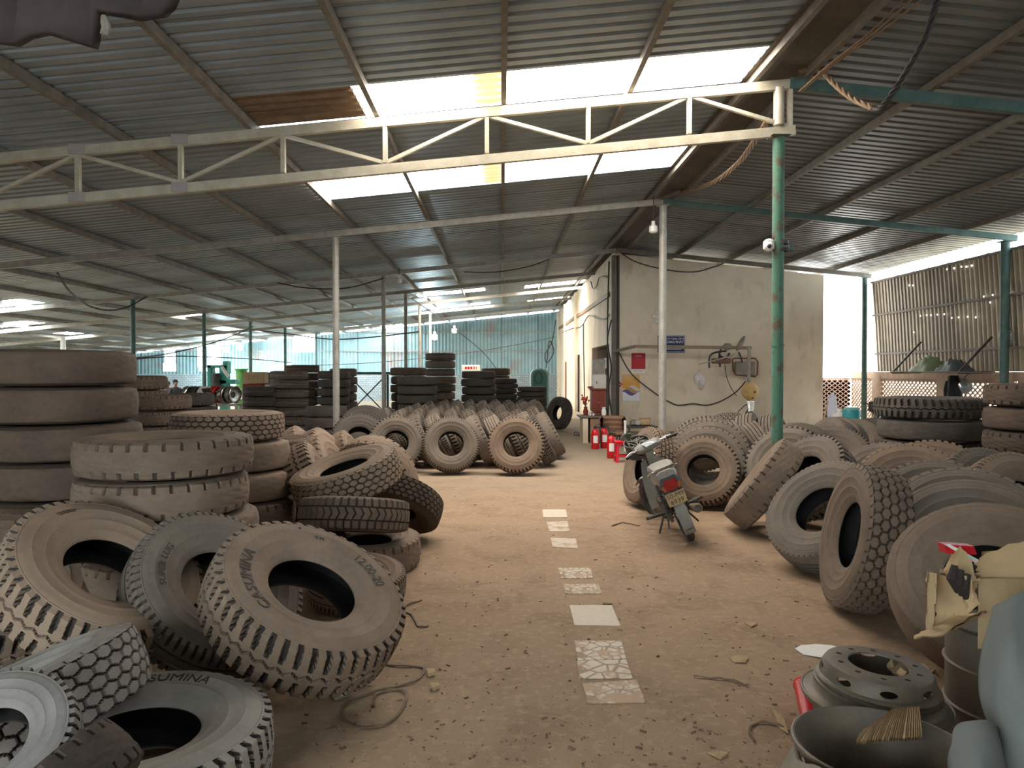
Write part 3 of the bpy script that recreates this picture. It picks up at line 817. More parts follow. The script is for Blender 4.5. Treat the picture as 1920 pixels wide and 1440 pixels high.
# --- field of tyres leaning like dominoes
rows = [(13.35, -1.95, 1.05), (14.5, -2.05, 1.15), (15.7, -2.5, 1.20), (16.9, -2.15, 1.25), (18.1, -2.1, 1.30), (19.3, -1.9, 1.30), (20.5, -1.6, 1.30)]
fk = ['lug','slot','lug','cross','rib','lug','block']
rn = random.Random(11); lean = Vector((.885, 0, .465)).normalized()
for r, (y, x0, x1) in enumerate(rows):
    n = int((x1 - x0) / .352)
    for i in range(n):
        x = x0 + .352 * (i + .5) + rn.uniform(-.008, .008)
        ax = Vector((.885, .0, .465)).normalized(); R = rn.uniform(.465, .48)
        z = ext(ax, R)
        tyre_at((x, y + rn.uniform(-.03,.03), z), ax, R, rn.choice(fk), '%s tyre from left in %s row of the leaning tyre field' % (ORD[i+1], ORD[r+1]),
                shade(GREY, rn.uniform(.8, 1.2)), rn.uniform(.78, .95), r == 0, 'leaning rows of the tyre field', rn.uniform(0, 6))
for i in range(4):
    ax = Vector((-.80, 0, .6)).normalized()
    tyre_at((-3.95 + .375 * i, 17.2, ext(ax, .48)), ax, .48, 'lug', '%s dark lugged tyre leaning right behind the thick pale post' % ORD[i+1], DARK, .8, True, 'dark leaning tyres by the pale post', i)
# --- far stacks
stack(484, 19.6, 5, .41, .262, ['cross'], 'of the low grey stack left of the ribbed tall stack', DARK, .85, False, 'far tyre stacks')
stack(543, 20.3, 7, .51, .247, ['cross'], 'of the tall ribbed stack behind the left heap', GREY, .85, False, 'far tyre stacks')
stack(566, 21.9, 8, .50, .238, ['cross'], 'of the taller brown stack just behind the ribbed tall stack', BRN, .78, False, 'far tyre stacks')
stack(495, 23.5, 7, .50, .240, ['slot'], 'of the stack behind the lettered carton', GREY, .85, False, 'far tyre stacks')
stack(626, 21.6, 7, .46, .247, ['bald'], 'of the black stack left of the thick pale post', DARK, .85, False, 'far tyre stacks')
stack(645, 23.4, 7, .42, .258, ['slot'], 'of the grey stack partly behind the thick pale post', GREY, .85, False, 'far tyre stacks')
stack(612, 16.2, 4, .44, .24, ['bald'], 'of the low black stack left of the thick pale post base', DARK, .85, False, 'far tyre stacks')
stack(783, 19.3 + 2.0, 6, .57, .262, ['bald'], 'of the squat middle stack before the slim posts', DARK, .85, False, 'far tyre stacks')
stack(767, 23.0, 7, .56, .262, ['bald'], 'of the stack with a torn top tyre in the middle', BRN, .78, False, 'far tyre stacks')
stack(826, 24.6, 9, .50, .258, ['cross','bald'], 'of the tallest stack in the middle', GREY, .85, False, 'far tyre stacks')
stack(897, 23.2, 7, .525, .247, ['bald'], 'of the neat stack in the middle right of the tall ones', DARK, .85, False, 'far tyre stacks')
stack(930, 26.2, 7, .50, .262, ['slot'], 'of the brown stack behind the thin tyres', BRN, .78, False, 'far tyre stacks')
stack(949, 24.0, 9, .37, .165, ['rib'], 'of the thin-tyre stack left of the green booth', DARK, .85, False, 'far tyre stacks')
stack(997, 23.2, 8, .46, .155, ['rib'], 'of the thin-tyre stack in front of the green booth', DARK, .85, False, 'far tyre stacks')
# --- E: right pile
T(1216, 874, 148, (-.88,.22,.40), 'block', 'brown tyre leaning left behind the motorbike', WARM, .85, spin=.3)
t2 = T(1320, 884, 134, (-.12,.28,.95), 'lug', 'big reddish tyre facing the aisle behind the motorbike', WARM, .88, spin=.5)
ax2 = vaxis(1320, 884, (-.12,.28,.95)); c2 = Vector(PLACED[-1][1])
for d_, r_, k_, l_ in ((.335, .49, 'slot', 'tyre lying right behind the big reddish tyre'), (.70, .53, 'block', 'second tyre back behind the big reddish tyre')):
    a_ = (ax2 + Vector((0,0,.05 if d_ > .5 else .02))).normalized(); p_ = c2 - ax2 * d_; p_.z = ext(a_, r_); tyre_at(p_, a_, r_, k_, l_, GREY, .9)
TT(1379, 787, (.88,.40,-.15), 'rib', 'ribbed tyre leaning on edge right of the big reddish tyre', GREY, .86, R=.50)
TT(1416, 787, (.86,.45,-.15), 'rib', 'second ribbed tyre leaning on edge left of the green post', GREY, .86, R=.50)
TT(1325, 777, (-.2,.62,-.75), 'lug', 'lugged tyre lying back near the stained wall left of the dustbin', GREY, .9)
TT(1370, 771, (.1,.62,-.78), 'block', 'toothed tyre lying back under the black lamp stand', GREY, .9)
TT(1430, 773, (.95,.25,.15), 'rib', 'grooved tyre standing under the plastic cup', GREY, .9)
TT(1483, 773, (.94,.28,.18), 'rib', 'grooved tyre standing just right of the green post', GREY, .9)
T(1432, 907, 186, (-.80,.58,.08), 'slot', 'slotted tyre leaning right against the green post', WARM, .82)
TT(1462, 797, (-.35,.42,.84), 'lug', 'dark faced tyre behind the green post with small notches', GREY, .95)
TT(1498, 789, (.22,.42,.88), 'rib', 'round-topped tyre right of the green post with a pale mark', GREY, .88)
TT(1525, 778, (-.72,.45,.50), 'rib', 'torn ribbed tyre right of the green post against the wall', GREY, .86)
TT(1572, 780, (-.5,.5,.6), 'rib', 'round grey tyre behind the torn ribbed one', GREY, .86)
TT(1606, 783, (-.3,.5,.8), 'bald', 'small grey tyre top in front of the teal jug', GREY, .86, R=.48)
TT(1640, 782, (-.2,.5,.8), 'bald', 'dark tyre top below the parked chrome motorbike', DARK, .86, R=.48)
TT(1572, 814, (-.55,.58,.60), 'lug', 'chunky lug tyre leaning left in the middle of the right pile', GREY, .88, R=.53)
TT(1616, 796, (.0,.58,.81), 'cross', 'fan-toothed tyre face in the back of the right pile', GREY, .9)
TT(1622, 828, (-.2,.70,.69), 'slot', 'tyre edge left of the wide arched tyre in the right pile', GREY, .88)
TT(1680, 827, (-.02,.62,.78), 'block', 'wide arched tyre with a dark hole in the right pile', WARM, .86, R=.53)
TT(1752, 818, (.05,.60,.80), 'lug', 'tyre with a notched rim under the flat grooved tyre at right', WARM, .84, R=.53)
TT(1714, 853, (.02,.62,.78), 'lug', 'smooth dark tyre face below the wide arched tyre', GREY, .86, R=.53)
TT(1842, 838, (.60,.45,.66), 'cross', 'lugged tyre turned right with a dark inside in the right pile', GREY, .84, R=.50)
TT(1888, 853, (.55,.45,.70), 'cross', 'tan tyre turned right near the right edge', TAN, .8, R=.50)
TT(1802, 877, (.04,.64,.76), 'slot', 'broad tyre with paired notches along its rim in the right pile', GREY, .92, R=.55)
TT(1768, 905, (-.05,.64,.77), 'bald', 'pale smooth tyre under the broad notched one at right', GREY, .9, R=.54)
TT(1864, 930, (.0,.62,.78), 'bald', 'large shadowed tyre behind the torn carton at right', WARM, .84, R=.53)
TT(1940, 895, (.9,.3,.2), 'lug', 'toothed tyre cut off by the right edge', TAN, .8, R=.50)
# near upright pair
e6 = T(1548, 966, 224, (-.48,.52,.68), 'rib', 'bare-faced upright tyre at the front of the right pile', GREY, .90, spin=.4)
e7 = T(1618, 1008, 278, (-.93,.14,.33), 'hex', 'tall tyre with deep wavy blocks standing at the very front right', WARM, .74, spin=.2)
# flat stack at right
stack(1746, 9.6, 5, .66, .275, ['slot','bald','lug','bald','lug'], 'of the grooved flat stack at the right', GREY, .66)
stack(1960, 8.2, 6, .60, .262, ['bald','slot','bald','slot','bald','slot'], 'of the brown stack at the right edge', BRN, .7)
def V(x, y, z): return Vector((x, y, z))
def text_obj(name, body, size, mat, parent=None, loc=(0,0,0), rot=(PI/2,0,0), align='CENTER', ext_=.001):
    cu = bpy.data.curves.new('t', 'FONT'); cu.body = body; cu.size = size; cu.extrude = ext_; cu.align_x = align; cu.align_y = 'CENTER'; cu.resolution_u = 3
    ob = bpy.data.objects.new('t', cu); COL.objects.link(ob); dg = bpy.context.evaluated_depsgraph_get()
    me = bpy.data.meshes.new_from_object(ob.evaluated_get(dg)); bpy.data.objects.remove(ob)
    o = link(name, me, mat, parent); o.location = loc; o.rotation_euler = rot; return o
def cut(o, cutter):
    c = cutter.build('cutter', None, smooth=False)
    c.parent = o.parent; bpy.context.view_layer.update(); md = o.modifiers.new('b', 'BOOLEAN'); md.object = c; md.operation = 'DIFFERENCE'; md.solver = 'EXACT'
    dg = bpy.context.evaluated_depsgraph_get(); me = bpy.data.meshes.new_from_object(o.evaluated_get(dg))
    o.modifiers.remove(md); old = o.data; o.data = me; bpy.data.objects.remove(c)
    me.polygons.foreach_set('use_smooth', [True] * len(me.polygons)); me.set_sharp_from_angle(angle=math.radians(35))
def sag(a, b, s, n=14):
    a, b = Vector(a), Vector(b); return [a.lerp(b, i / n) - Vector((0, 0, s * 4 * (i / n) * (1 - i / n))) for i in range(n + 1)]
def smooth_path(pts, n=6):
    pts = [Vector(p) for p in pts]; out = []
    for i in range(len(pts) - 1):
        p0 = pts[max(i-1, 0)]; p1 = pts[i]; p2 = pts[i+1]; p3 = pts[min(i+2, len(pts)-1)]
        for k in range(n):
            t = k / n
            out.append(.5 * ((2*p1) + (p2-p0)*t + (2*p0-5*p1+4*p2-p3)*t*t + (3*p1-p0-3*p2+p3)*t**3))
    out.append(pts[-1]); return out
def cable(label, pts, r=.012, mat='cable', n=5, cat='cable', name='cable', group=None):
    m = MB(); m.tube(smooth_path(pts), r, n); return tag(m.build(name, M[mat]), label, cat, group)

# ================================================================== motorbike
def wheel(parent, name, cx, tm, r=.285, w=.042, steer=None):
    o = bpy.data.objects.new(name, None)
    m = MB(); prof = []
    for k in range(14):
        t = 2 * PI * k / 14; prof.append((r - w * .9 + w * .9 * math.cos(t) , w * math.sin(t)))
    Mx = Matrix.Translation((cx, 0, r)) @ Matrix.Rotation(PI/2, 4, 'X')
    m.lathe(prof, 48, Mx, closed=True)
    for k in range(48):
        if k % 2: continue
        t = 2 * PI * k / 48
        for s in (-1, 1):
            c = Mx @ Vector(((r + .001) * math.cos(t), (r + .001) * math.sin(t), s * .014)); m.box(c, (.016, .012, .008), Matrix.Rotation(-t + PI/2, 3, 'Y'))
    wo = m.build(name, M['dkmetal'], parent); 
    m = MB(); m.lathe([(r-.075, -.022), (r-.062, -.018), (r-.066, 0), (r-.062, .018), (r-.075, .022)], 40, Mx)
    m.lathe([(.045,-.05),(.05,-.045),(.05,.045),(.045,.05)], 20, Mx)
    m.cyl((cx,-.09,r), (cx,.09,r), .009, n=10); m.build('rim', M['chrome'], wo)
    m = MB()
    for k in range(24):
        t = 2 * PI * k / 24; s = 1 if k % 2 else -1
        m.cyl(Mx @ Vector((.045*math.cos(t+.4*s), .045*math.sin(t+.4*s), s*.03)), Mx @ Vector(((r-.07)*math.cos(t), (r-.07)*math.sin(t), 0)), .0018, n=4)
    m.build('spokes', M['chrome'], wo); return wo
def make_bike(label, body=(.16,.15,.14), group=None, plate=True):
    o = thing('motorbike', label, 'motorbike', (0,0,0), group=group)
    wheel(o, 'rear_wheel', 0.0, 0)
    bodyc = M['greyplastic']
    # rear mudguard
    m = MB(); pr = []
    for k in range(11):
        t = math.radians(62 + 118 * k / 10); pr.append((.325 * math.cos(t + PI*.12), .325 * math.sin(t + PI*.12)))
    for k in range(10):
        (x0, z0), (x1, z1) = pr[k], pr[k+1]
        m.raw([(x0,-.055,.285+z0-.02),(x0,0,.285+z0+.012),(x0,.055,.285+z0-.02),(x1,-.055,.285+z1-.02),(x1,0,.285+z1+.012),(x1,.055,.285+z1-.02)], [(0,1,4,3),(1,2,5,4)])
    a = pr[-1]; m.raw([(a[0],-.05,.285+a[1]-.02),(a[0],.05,.285+a[1]-.02),(a[0]-.05,.045,.20),(a[0]-.05,-.045,.20),(a[0]-.02,-.03,.20),(a[0]-.02,.03,.20)], [(0,1,2,3),(0,3,4),(1,5,2),(3,2,5,4)])
    m.build('rear_mudguard', M['greyplastic'], o)
    # tail cowl
    m = MB(); secs = [(-.30,.70,.06,.05),(-.27,.72,.10,.08),(-.12,.735,.125,.085),(.10,.70,.125,.09),(.30,.63,.11,.10),(.42,.58,.09,.10)]
    n = 10; vs = []; fs = []
    for x, z, hw, hh in secs:
        for k in range(n):
            t = 2 * PI * k / n; e = .6
            c, q = math.cos(t), math.sin(t); vs.append((x, hw * abs(c) ** e * (1 if c > 0 else -1), z + hh * abs(q) ** e * (1 if q > 0 else -1)))
    for i in range(len(secs) - 1):
        for k in range(n): fs.append((i*n+k, i*n+(k+1) % n, (i+1)*n+(k+1) % n, (i+1)*n+k))
    fs += [tuple(reversed(range(n))), tuple(range((len(secs)-1)*n, len(secs)*n))]
    m.raw(vs, fs); m.build('tail_cowl', bodyc, o)
    # seat
    m = MB(); secs = [(-.22,.80,.10,.025),(-.10,.82,.125,.04),(.15,.79,.125,.05),(.32,.745,.11,.045),(.44,.72,.08,.03)]; vs = []; fs = []
    for x, z, hw, hh in secs:
        for k in range(n):
            t = 2 * PI * k / n; c, q = math.cos(t), math.sin(t); vs.append((x, hw * abs(c) ** .6 * (1 if c > 0 else -1), z + hh * abs(q) ** .7 * (1 if q > 0 else -1)))
    for i in range(len(secs) - 1):
        for k in range(n): fs.append((i*n+k, i*n+(k+1) % n, (i+1)*n+(k+1) % n, (i+1)*n+k))
    fs += [tuple(reversed(range(n))), tuple(range((len(secs)-1)*n, len(secs)*n))]
    m.raw(vs, fs); m.build('seat', M['greyplastic'], o)
    # grab rail round the tail
    m = MB(); m.tube(smooth_path([(.05,-.14,.74),(-.18,-.145,.80),(-.30,-.09,.83),(-.33,0,.835),(-.30,.09,.83),(-.18,.145,.80),(.05,.14,.74)]), .011, 8); m.build('grab_rail', M['chrome'], o)
    # tail light
    tl_ = MB(); tl_.prism([(-.30,-.11,.67),(-.30,-.085,.60),(-.30,.085,.60),(-.30,.11,.67),(-.28,.07,.74),(-.28,-.07,.74)], (-.03,0,0)); tb = tl_.build('tail_light', M['black'], o, angle=20)
    lens = plain('tail_lens_red', lin(150,32,24), .25); amber = plain('indicator_amber', lin(165,88,40), .3)
    m = MB(); m.prism([(-.325,-.068,.67),(-.325,-.055,.612),(-.325,.055,.612),(-.325,.068,.67),(-.318,.055,.715),(-.318,-.055,.715)], (-.018,0,0)); m.build('red_lens', lens, tb)
    for s in (-1, 1):
        m = MB(); m.prism([(-.325,s*.07,.668),(-.325,s*.06,.615),(-.325,s*.082,.608),(-.325,s*.104,.668)], (-.014,0,0)); m.build('indicator_lens', amber, tb)
    if plate:
        Mr = Matrix.Rotation(math.radians(-16), 3, 'Y')
        m = MB(); m.rbox((0,0,0), (.004,.19,.14), .0018); pl_ = m.build('license_plate', plain('dusty_plate', lin(176,152,112), .6), o); pl_.location = (-.335, 0, .525); pl_.rotation_euler = (0, math.radians(-14), 0)
        for body_, z in (('50-M9', .033), ('6939', -.033)):
            text_obj('plate_lettering', body_, .068, M['ink'], pl_, (-.0035, 0, z), (PI/2, 0, -PI/2))
        m = MB(); m.box((-.30,0,.55), (.05,.06,.12)); m.build('plate_bracket', M['black'], o)
    # frame, engine, swing arm
    m = MB(); m.tube(smooth_path([(.42,0,.60),(.55,0,.45),(.85,0,.50),(1.0,0,.74)]), .035, 8); m.tube([(.30,0,.62),(.42,0,.32)], .025, 8); m.build('frame', M['dkmetal'], o)
    for s in (-1, 1):
        m = MB(); m.beam((0, s*.085, .285), (.42, s*.085, .30), .025, .035); m.build('swing_arm', M['dkmetal'], o)
        m = MB(); m.cyl((-.02, s*.105, .30), (.10, s*.105, .62), .014, n=10)
        pts = []
        for k in range(60):
            t = k / 59; pts.append(V(-.01 + .09*t, s*.105, .36 + .20*t) + V(.024*math.cos(t*50), .024*math.sin(t*50), 0))
        m.tube(pts, .005, 5); m.build('shock_absorber', M['dkmetal'], o)
    m = MB(); m.rbox((.56,0,.34), (.30,.24,.16), .03); m.cyl((.66,0,.36), (.86,0,.40), .06, n=16)
    for k in range(5): m.cyl((.70+.035*k,0,.366+.006*k), (.712+.035*k,0,.369+.006*k), .078, n=16)
    m.build('engine', M['dkmetal'], o)
    m = MB(); m.box((.20,.10,.30), (.50,.03,.10)); m.build('chain_case', M['dkmetal'], o)
    # exhaust, right side (-y)
    m = MB(); m.tube(smooth_path([(.75,-.08,.30),(.70,-.12,.22),(.45,-.15,.22),(.25,-.155,.25)]), .017, 8); m.cyl((.30,-.155,.245), (-.22,-.165,.33), .035, .047, n=18); m.cyl((-.22,-.165,.33), (-.235,-.165,.332), .047, .036, n=18); ex = m.build('exhaust', dirty('rusty_exhaust', lin(150,130,105), lin(100,76,55), 9, .6, .3), o)
    m = MB(); m.cyl((-.231,-.165,.331), (-.239,-.165,.333), .034, n=16); m.build('exhaust_tip', M['dkmetal'], ex)
    # foot pegs, stands
    for s in (-1, 1):
        m = MB(); m.cyl((.22, s*.12, .30), (.20, s*.30, .32), .016, n=10); m.build('passenger_peg', M['dkmetal'], o)
        m = MB(); m.cyl((.52, s*.12, .24), (.52, s*.31, .25), .018, n=10); m.build('foot_peg', M['dkmetal'], o)
    m = MB(); m.tube([(.40,.12,.26),(.30,.25,.11),(.27,.30,.02)], .011, 8); m.build('side_stand', M['dkmetal'], o)
    m = MB(); m.tube(smooth_path([(.38,.10,.22),(.22,.14,.15),(.10,.15,.17)]), .01, 8); m.tube(smooth_path([(.38,-.10,.22),(.22,-.14,.15),(.10,-.15,.13)]), .01, 8); m.build('centre_stand', M['dkmetal'], o)
    # leg shield
    m = MB(); vs = []; fs = []
    for i in range(9):
        z = .28 + .50 * i / 8; wd = .21 - .10 * (i / 8) ** 2; x = .78 + .17 * (i / 8)
        for s in (-1, -.6, 0, .6, 1): vs.append((x - .10 * abs(s) ** 2, wd * s, z))
    for i in range(8):
        for k in range(4): fs.append((i*5+k, i*5+k+1, (i+1)*5+k+1, (i+1)*5+k))
    m.raw(vs, fs); m.build('leg_shield', bodyc, o)
    # steering assembly turned to the left
    st = bpy.data.objects.new('steering', None); COL.objects.link(st); st.parent = o; st.location = (1.02, 0, .70); st.rotation_euler = (0, math.radians(-24), math.radians(26))
    m = MB(); m.cyl((0,0,-.12), (0,0,.22), .03, n=12); m.rbox((.0,0,.10), (.09,.10,.20), .02); m.build('steering_column', bodyc, st)
    m = MB(); m.rbox((0,0,.235), (.12,.34,.085), .025); m.rbox((.055,0,.20), (.10,.16,.16), .03); m.build('handlebar_cover', bodyc, st)
    m = MB(); m.rbox((-.045,0,.285), (.09,.17,.02), .006); m.build('instrument_panel', plain('instrument_glass', lin(170,172,168), .2), st)
    for s in (-1, 1):
        m = MB(); m.cyl((-.01, s*.16, .245), (-.045, s*.24, .255), .013, n=10); m.build('handlebar', M['chrome'], st)
        m = MB(); m.cyl((-.045, s*.235, .255), (-.085, s*.36, .262), .018, n=12); m.build('grip', M['black'], st)
        m = MB(); m.tube(smooth_path([(.0, s*.20, .245),(.0, s*.25, .25),(-.04, s*.34, .25)]), .006, 6); m.build('brake_lever', M['chrome'], st)
    m = MB(); m.tube(smooth_path([(-.01,.19,.25),(.04,.22,.33),(.06,.23,.40)]), .007, 6)
    mi = m.build('mirror_stalk', M['chrome'], st)
    m = MB(); m.ball((.05,.24,.44), 1, 16, (.014,.075,.045)); m.build('mirror', plain('mirror_back', lin(120,128,120), .2, .5), mi)
    m = MB(); m.raw([(.035,.24+.068*math.cos(2*PI*k/20),.44+.04*math.sin(2*PI*k/20)) for k in range(20)], [tuple(range(20))]); m.build('mirror_glass', plain('mirror_glass', lin(160,170,165), .08, .9), mi)
    # basket
    m = MB(); m.lathe([(.001,-.02),(.10,-.02),(.115,-.01),(.135,.17),(.14,.175),(.13,.175),(.108,0),(.001,-.01)], 28, Matrix.Translation((.24,-.02,.03)) @ Matrix.Scale(1.15, 4, (0,1,0))); bk = m.build('basket', plain('dusty_black_basket', (.05,.047,.043,1), .6), st)
    m = MB(); rn_ = random.Random(4)
    for k in range(5):
        m.tube(smooth_path([(.24 + rn_.uniform(-.1,.1), -.02 + rn_.uniform(-.13,.13), .15 + rn_.uniform(0,.07)) for _ in range(5)]), .004, 5)
    m.build('wires_in_basket', M['galv'], bk)
    m = MB(); m.beam((.05,0,.10), (.14,0,.08), .12, .02); m.build('basket_bracket', M['dkmetal'], st)
    for s in (-1, 1):
        m = MB(); m.cyl((.02, s*.075, .10), (.02, s*.075, -.52), .018, n=10); m.build('fork_leg', M['chrome'], st)
    fw = wheel(st, 'front_wheel', 0, 0); fw.location = (.02, 0, -.785)
    m = MB(); 
    pr = [(.32*math.cos(math.radians(20+14*k)), .32*math.sin(math.radians(20+14*k))) for k in range(10)]
    for k in range(9):
        (x0,z0),(x1,z1) = pr[k], pr[k+1]; m.raw([(x0+.02,-.05,z0-.52),(x0+.02,0,z0-.50),(x0+.02,.05,z0-.52),(x1+.02,-.05,z1-.52),(x1+.02,0,z1-.50),(x1+.02,.05,z1-.52)], [(0,1,4,3),(1,2,5,4)])
    m.build('front_mudguard', M['greyplastic'], st)
    m = MB(); m.tube(smooth_path([(.30,.02,.62),(.55,.06,.60),(.80,.05,.66),(.98,.02,.86)]), .008, 6); m.build('cables', M['cable'], o)
    return o
bike = make_bike('dusty grey motorbike with number plate and basket leaning in the aisle')
c0 = G(1296, 1013); bike.location = c0
bike.rotation_mode = 'QUATERNION'
bike.rotation_quaternion = Quaternion((0,0,1), math.radians(90 - BIKE_H)) @ Quaternion((1,0,0), math.radians(-BIKE_L))
b2 = copy_tree(bike); b2['label'] = 'parked motorbike seen over the right pile by the breeze-block wall'
b2.location = P(1690, 850, 17.6); b2.location.z = 0.0
b2.rotation_quaternion = Quaternion((0,0,1), math.radians(205)) @ Quaternion((1,0,0), math.radians(-9))

# ================================================================== wall pieces on the concrete building
WY = CY - .006
def wp(px, py, d=0.0): return P(px, py, WY - d)
def panel(name, label, cat, x0, y0, x1, y1, th, mat, part='board'):
    a, b = wp(x0, y0), wp(x1, y1); c = (a + b) / 2
    o = thing(name, label, cat, (c.x, WY, c.z)); m = MB(); m.rbox((0, -th/2, 0), (abs(b.x-a.x), th, abs(b.z-a.z)), .004); m.build(part, mat, o); return o, abs(b.x-a.x), abs(a.z-b.z)
navy = plain('navy_enamel', lin(38,36,92), .4); wtxt = plain('white_letters', lin(225,222,220), .6, var=.02)
s, w_, h_ = panel('company_sign', 'navy blue company sign with white lettering behind the grey post', 'sign', 1233, 629, 1284, 661, .02, navy)
text_obj('lettering', 'CÔNG TY TNHH LỐP Ô', .062, wtxt, s, (.03, -.022, .145)); text_obj('lettering', 'Y LONG PHÁT', .092, wtxt, s, (.05, -.022, .055))
for z in (-.06, -.15):
    m = MB()
    for k in range(12): m.box((-.22 + .045*k, -.021, z), (.034, .003, .018))
    m.build('lettering', wtxt, s)
m = MB()
for z in (h_/2-.02, -h_/2+.02): m.box((0,-.021,z), (w_-.04,.003,.008))
for x in (w_/2-.02, -w_/2+.02): m.box((x,-.021,0), (.008,.003,h_-.04))
m.build('border', wtxt, s)
s, w_, h_ = panel('wall_calendar', 'red wall calendar with a pale date strip hung above the wave poster', 'calendar', 1184, 662, 1210, 692, .012, plain('red_card', lin(178,32,44), .6), 'red_sheet')
m = MB(); m.rbox((0,-.008,-h_/2-.055), (w_,.012,.11), .003); m.build('date_strip', M['paper'], s)
text_obj('lettering', 'LÂM LONG 7', .05, plain('blue_letters', lin(60,90,130), .7), s, (0,-.016,-h_/2-.055)); text_obj('lettering', 'NĂM 2023', .04, wtxt, s, (0,-.013,h_/2-.09)) if False else None
m = MB()
for k in range(6): m.box((-.075+.03*k,-.013,h_/2-.085), (.02,.003,.022))
m.build('lettering', wtxt, s)
# wave poster
t = NT('wave_poster'); co = t.coord(); xx = t.sep(co)
def band(y0, amp, fr, ph):
    return t.math('ADD', t.math('MULTIPLY', t.math('SINE', t.math('ADD', t.math('MULTIPLY', xx[0], fr), ph)), amp), y0)
c = t.mix(t.ramp(t.math('ADD', xx[2], .0), .05, .38, lin(222,168,84), lin(216,176,128)), (0,0,0,1), (0,0,0,1)); c = t.ramp(xx[2], .10, .36, lin(214,150,48), lin(216,174,122))
for y0, amp, fr, ph, colr in ((.02,.05,14,1.0,lin(198,196,186)), (-.05,.06,12,2.2,lin(176,128,96)), (-.11,.055,13,3.4,lin(84,74,120)), (-.17,.06,12,4.6,lin(220,216,224))):
    c = t.mix(t.math('LESS_THAN', xx[2], band(y0, amp, fr, ph)), c, colr)
wm = t.fin(c, .5)
s, w_, h_ = panel('wave_poster', 'tall poster with painted wave bands hung left of the grey post', 'poster', 1167, 701.5, 1199, 752, .03, wm, 'sheet')
m = MB(); m.cyl((-w_/2,-.018,h_/2), (w_/2,-.018,h_/2), .01, n=8); m.build('top_rail', M['white'], s)
for lab, f, sz in (('small red diamond sticker beside the wave poster', wp(1161.5, 720.5), .085), ('small red sticker high on the side wall over the shrine', PX(1112, 697, RX - .03), .08)):
    o = thing('diamond_sticker', lab, 'sticker', f)
    m = MB()
    d = [(-sz,0,0),(0,0,-sz),(sz,0,0),(0,0,sz)] if 'wave' in lab else [(0,-sz*1.6,0),(0,0,-sz),(0,sz*1.6,0),(0,0,sz)]
    m.prism(d, (0,-.006,0) if 'wave' in lab else (-.006,0,0)); m.build('sticker_face', M['redpaint'], o)
    m = MB(); m.box((0,-.008,0) if 'wave' in lab else (-.008,0,0), (sz,.003,sz*.25) if 'wave' in lab else (.003,sz,sz*.25)); m.build('pale_band', M['white'], o)
# torn plastic on the wall
o = thing('plastic_bag', 'crumpled white plastic bag hung on the stained wall', 'bag', wp(1311, 710)); m = MB()
rn = random.Random(2); out = [(1308,696),(1316,703),(1322,711),(1321,721),(1318,725),(1315,731),(1311,729),(1309,722),(1304,717),(1302,708),(1305,702)]
cen = wp(1311,711,.13); vs = [cen - o.location] + [wp(x, y, .03 + .05*rn.random()) - o.location for x, y in out]
mid = [(Vector(v).lerp(vs[0], .45) + Vector((0,-rn.uniform(.0,.07),0))) for v in vs[1:]]
n = len(out); allv = vs + mid; fs = []
for i in range(n):
    j = (i+1) % n; fs += [(1+i, 1+j, 1+n+j, 1+n+i), (1+n+i, 1+n+j, 0)]
m.raw(allv, fs); m.raw([wp(x, y, .015) - o.location for x, y in out], [tuple(range(n))]); m.build('bag_sheet', plain('white_film', lin(214,208,208), .4), o)
m = MB(); m.cyl((0,0,.22), (0,-.05,.24), .008, n=6); m.build('nail', M['dkmetal'], o)
# pipe frame standing off the wall
o = thing('pipe_frame', 'rusty square-tube frame standing against the stained wall', 'frame', wp(1405, 800)); o.location.z = 0
L = o.location.copy(); FYW = 20.35
m = MB(); m.beam(P(1190,649.5,FYW)-L, P(1409,652.5,FYW)-L, .05, .09); m.build('top_rail', dirty('flaking_grey_paint', lin(150,136,118), lin(122,104,84), 9, .7), o)
m = MB(); m.beam(P(1150,659,20.9)-L, P(1192,649.5,FYW)-L, .05, .08); m.build('side_rail', M['galv_dusty'], o)
a = P(1404.5,652,FYW); m = MB(); m.beam((a.x-L.x,a.y-L.y,0), a-L, .07, .07); m.build('upright', M['galv'], o)
a = P(1152,659,20.9)
# machine bracket lying on the frame
o = thing('scrap_bracket', 'dark scrap bracket and fender hanging on the tube frame', 'scrap metal', P(1360, 652, FYW)); L = o.location.copy(); q = lambda x, y, d=0: P(x, y, FYW - d) - L
m = MB(); m.tube(smooth_path([q(1330,690,.1),(q(1330,672,.1)),q(1338,662,.1),q(1362,658,.1)]), .025, 8); m.tube(smooth_path([q(1350,688,.1),q(1349,665,.1),q(1352,655,.1)]), .028, 8); m.tube(smooth_path([q(1385,660,.1),q(1390,672,.1),q(1392,680,.1)]), .022, 8); m.tube(smooth_path([q(1348,666,.14),q(1360,672,.14),q(1368,662,.14)]), .03, 8); m.build('bent_tubes', M['black'], o)
m = MB(); m.beam(q(1312,683,.16), q(1380,665,.16), .05, .035); m.build('flat_bar', M['galv'], o)
m = MB(); m.ball(q(1389,644,.05), 1, 14, (.07,.07,.24), Matrix.Rotation(.5, 3, 'Y')); m.ball(q(1364,650,.05), 1, 12, (.14,.08,.10)); m.build('fender', M['greyplastic'], o)
m = MB(); m.rbox(q(1352,677,.08), (.52,.1,.14), .02); m.build('rusty_plate', dirty('rust_plate', lin(128,88,68), lin(104,78,62), 8), o)
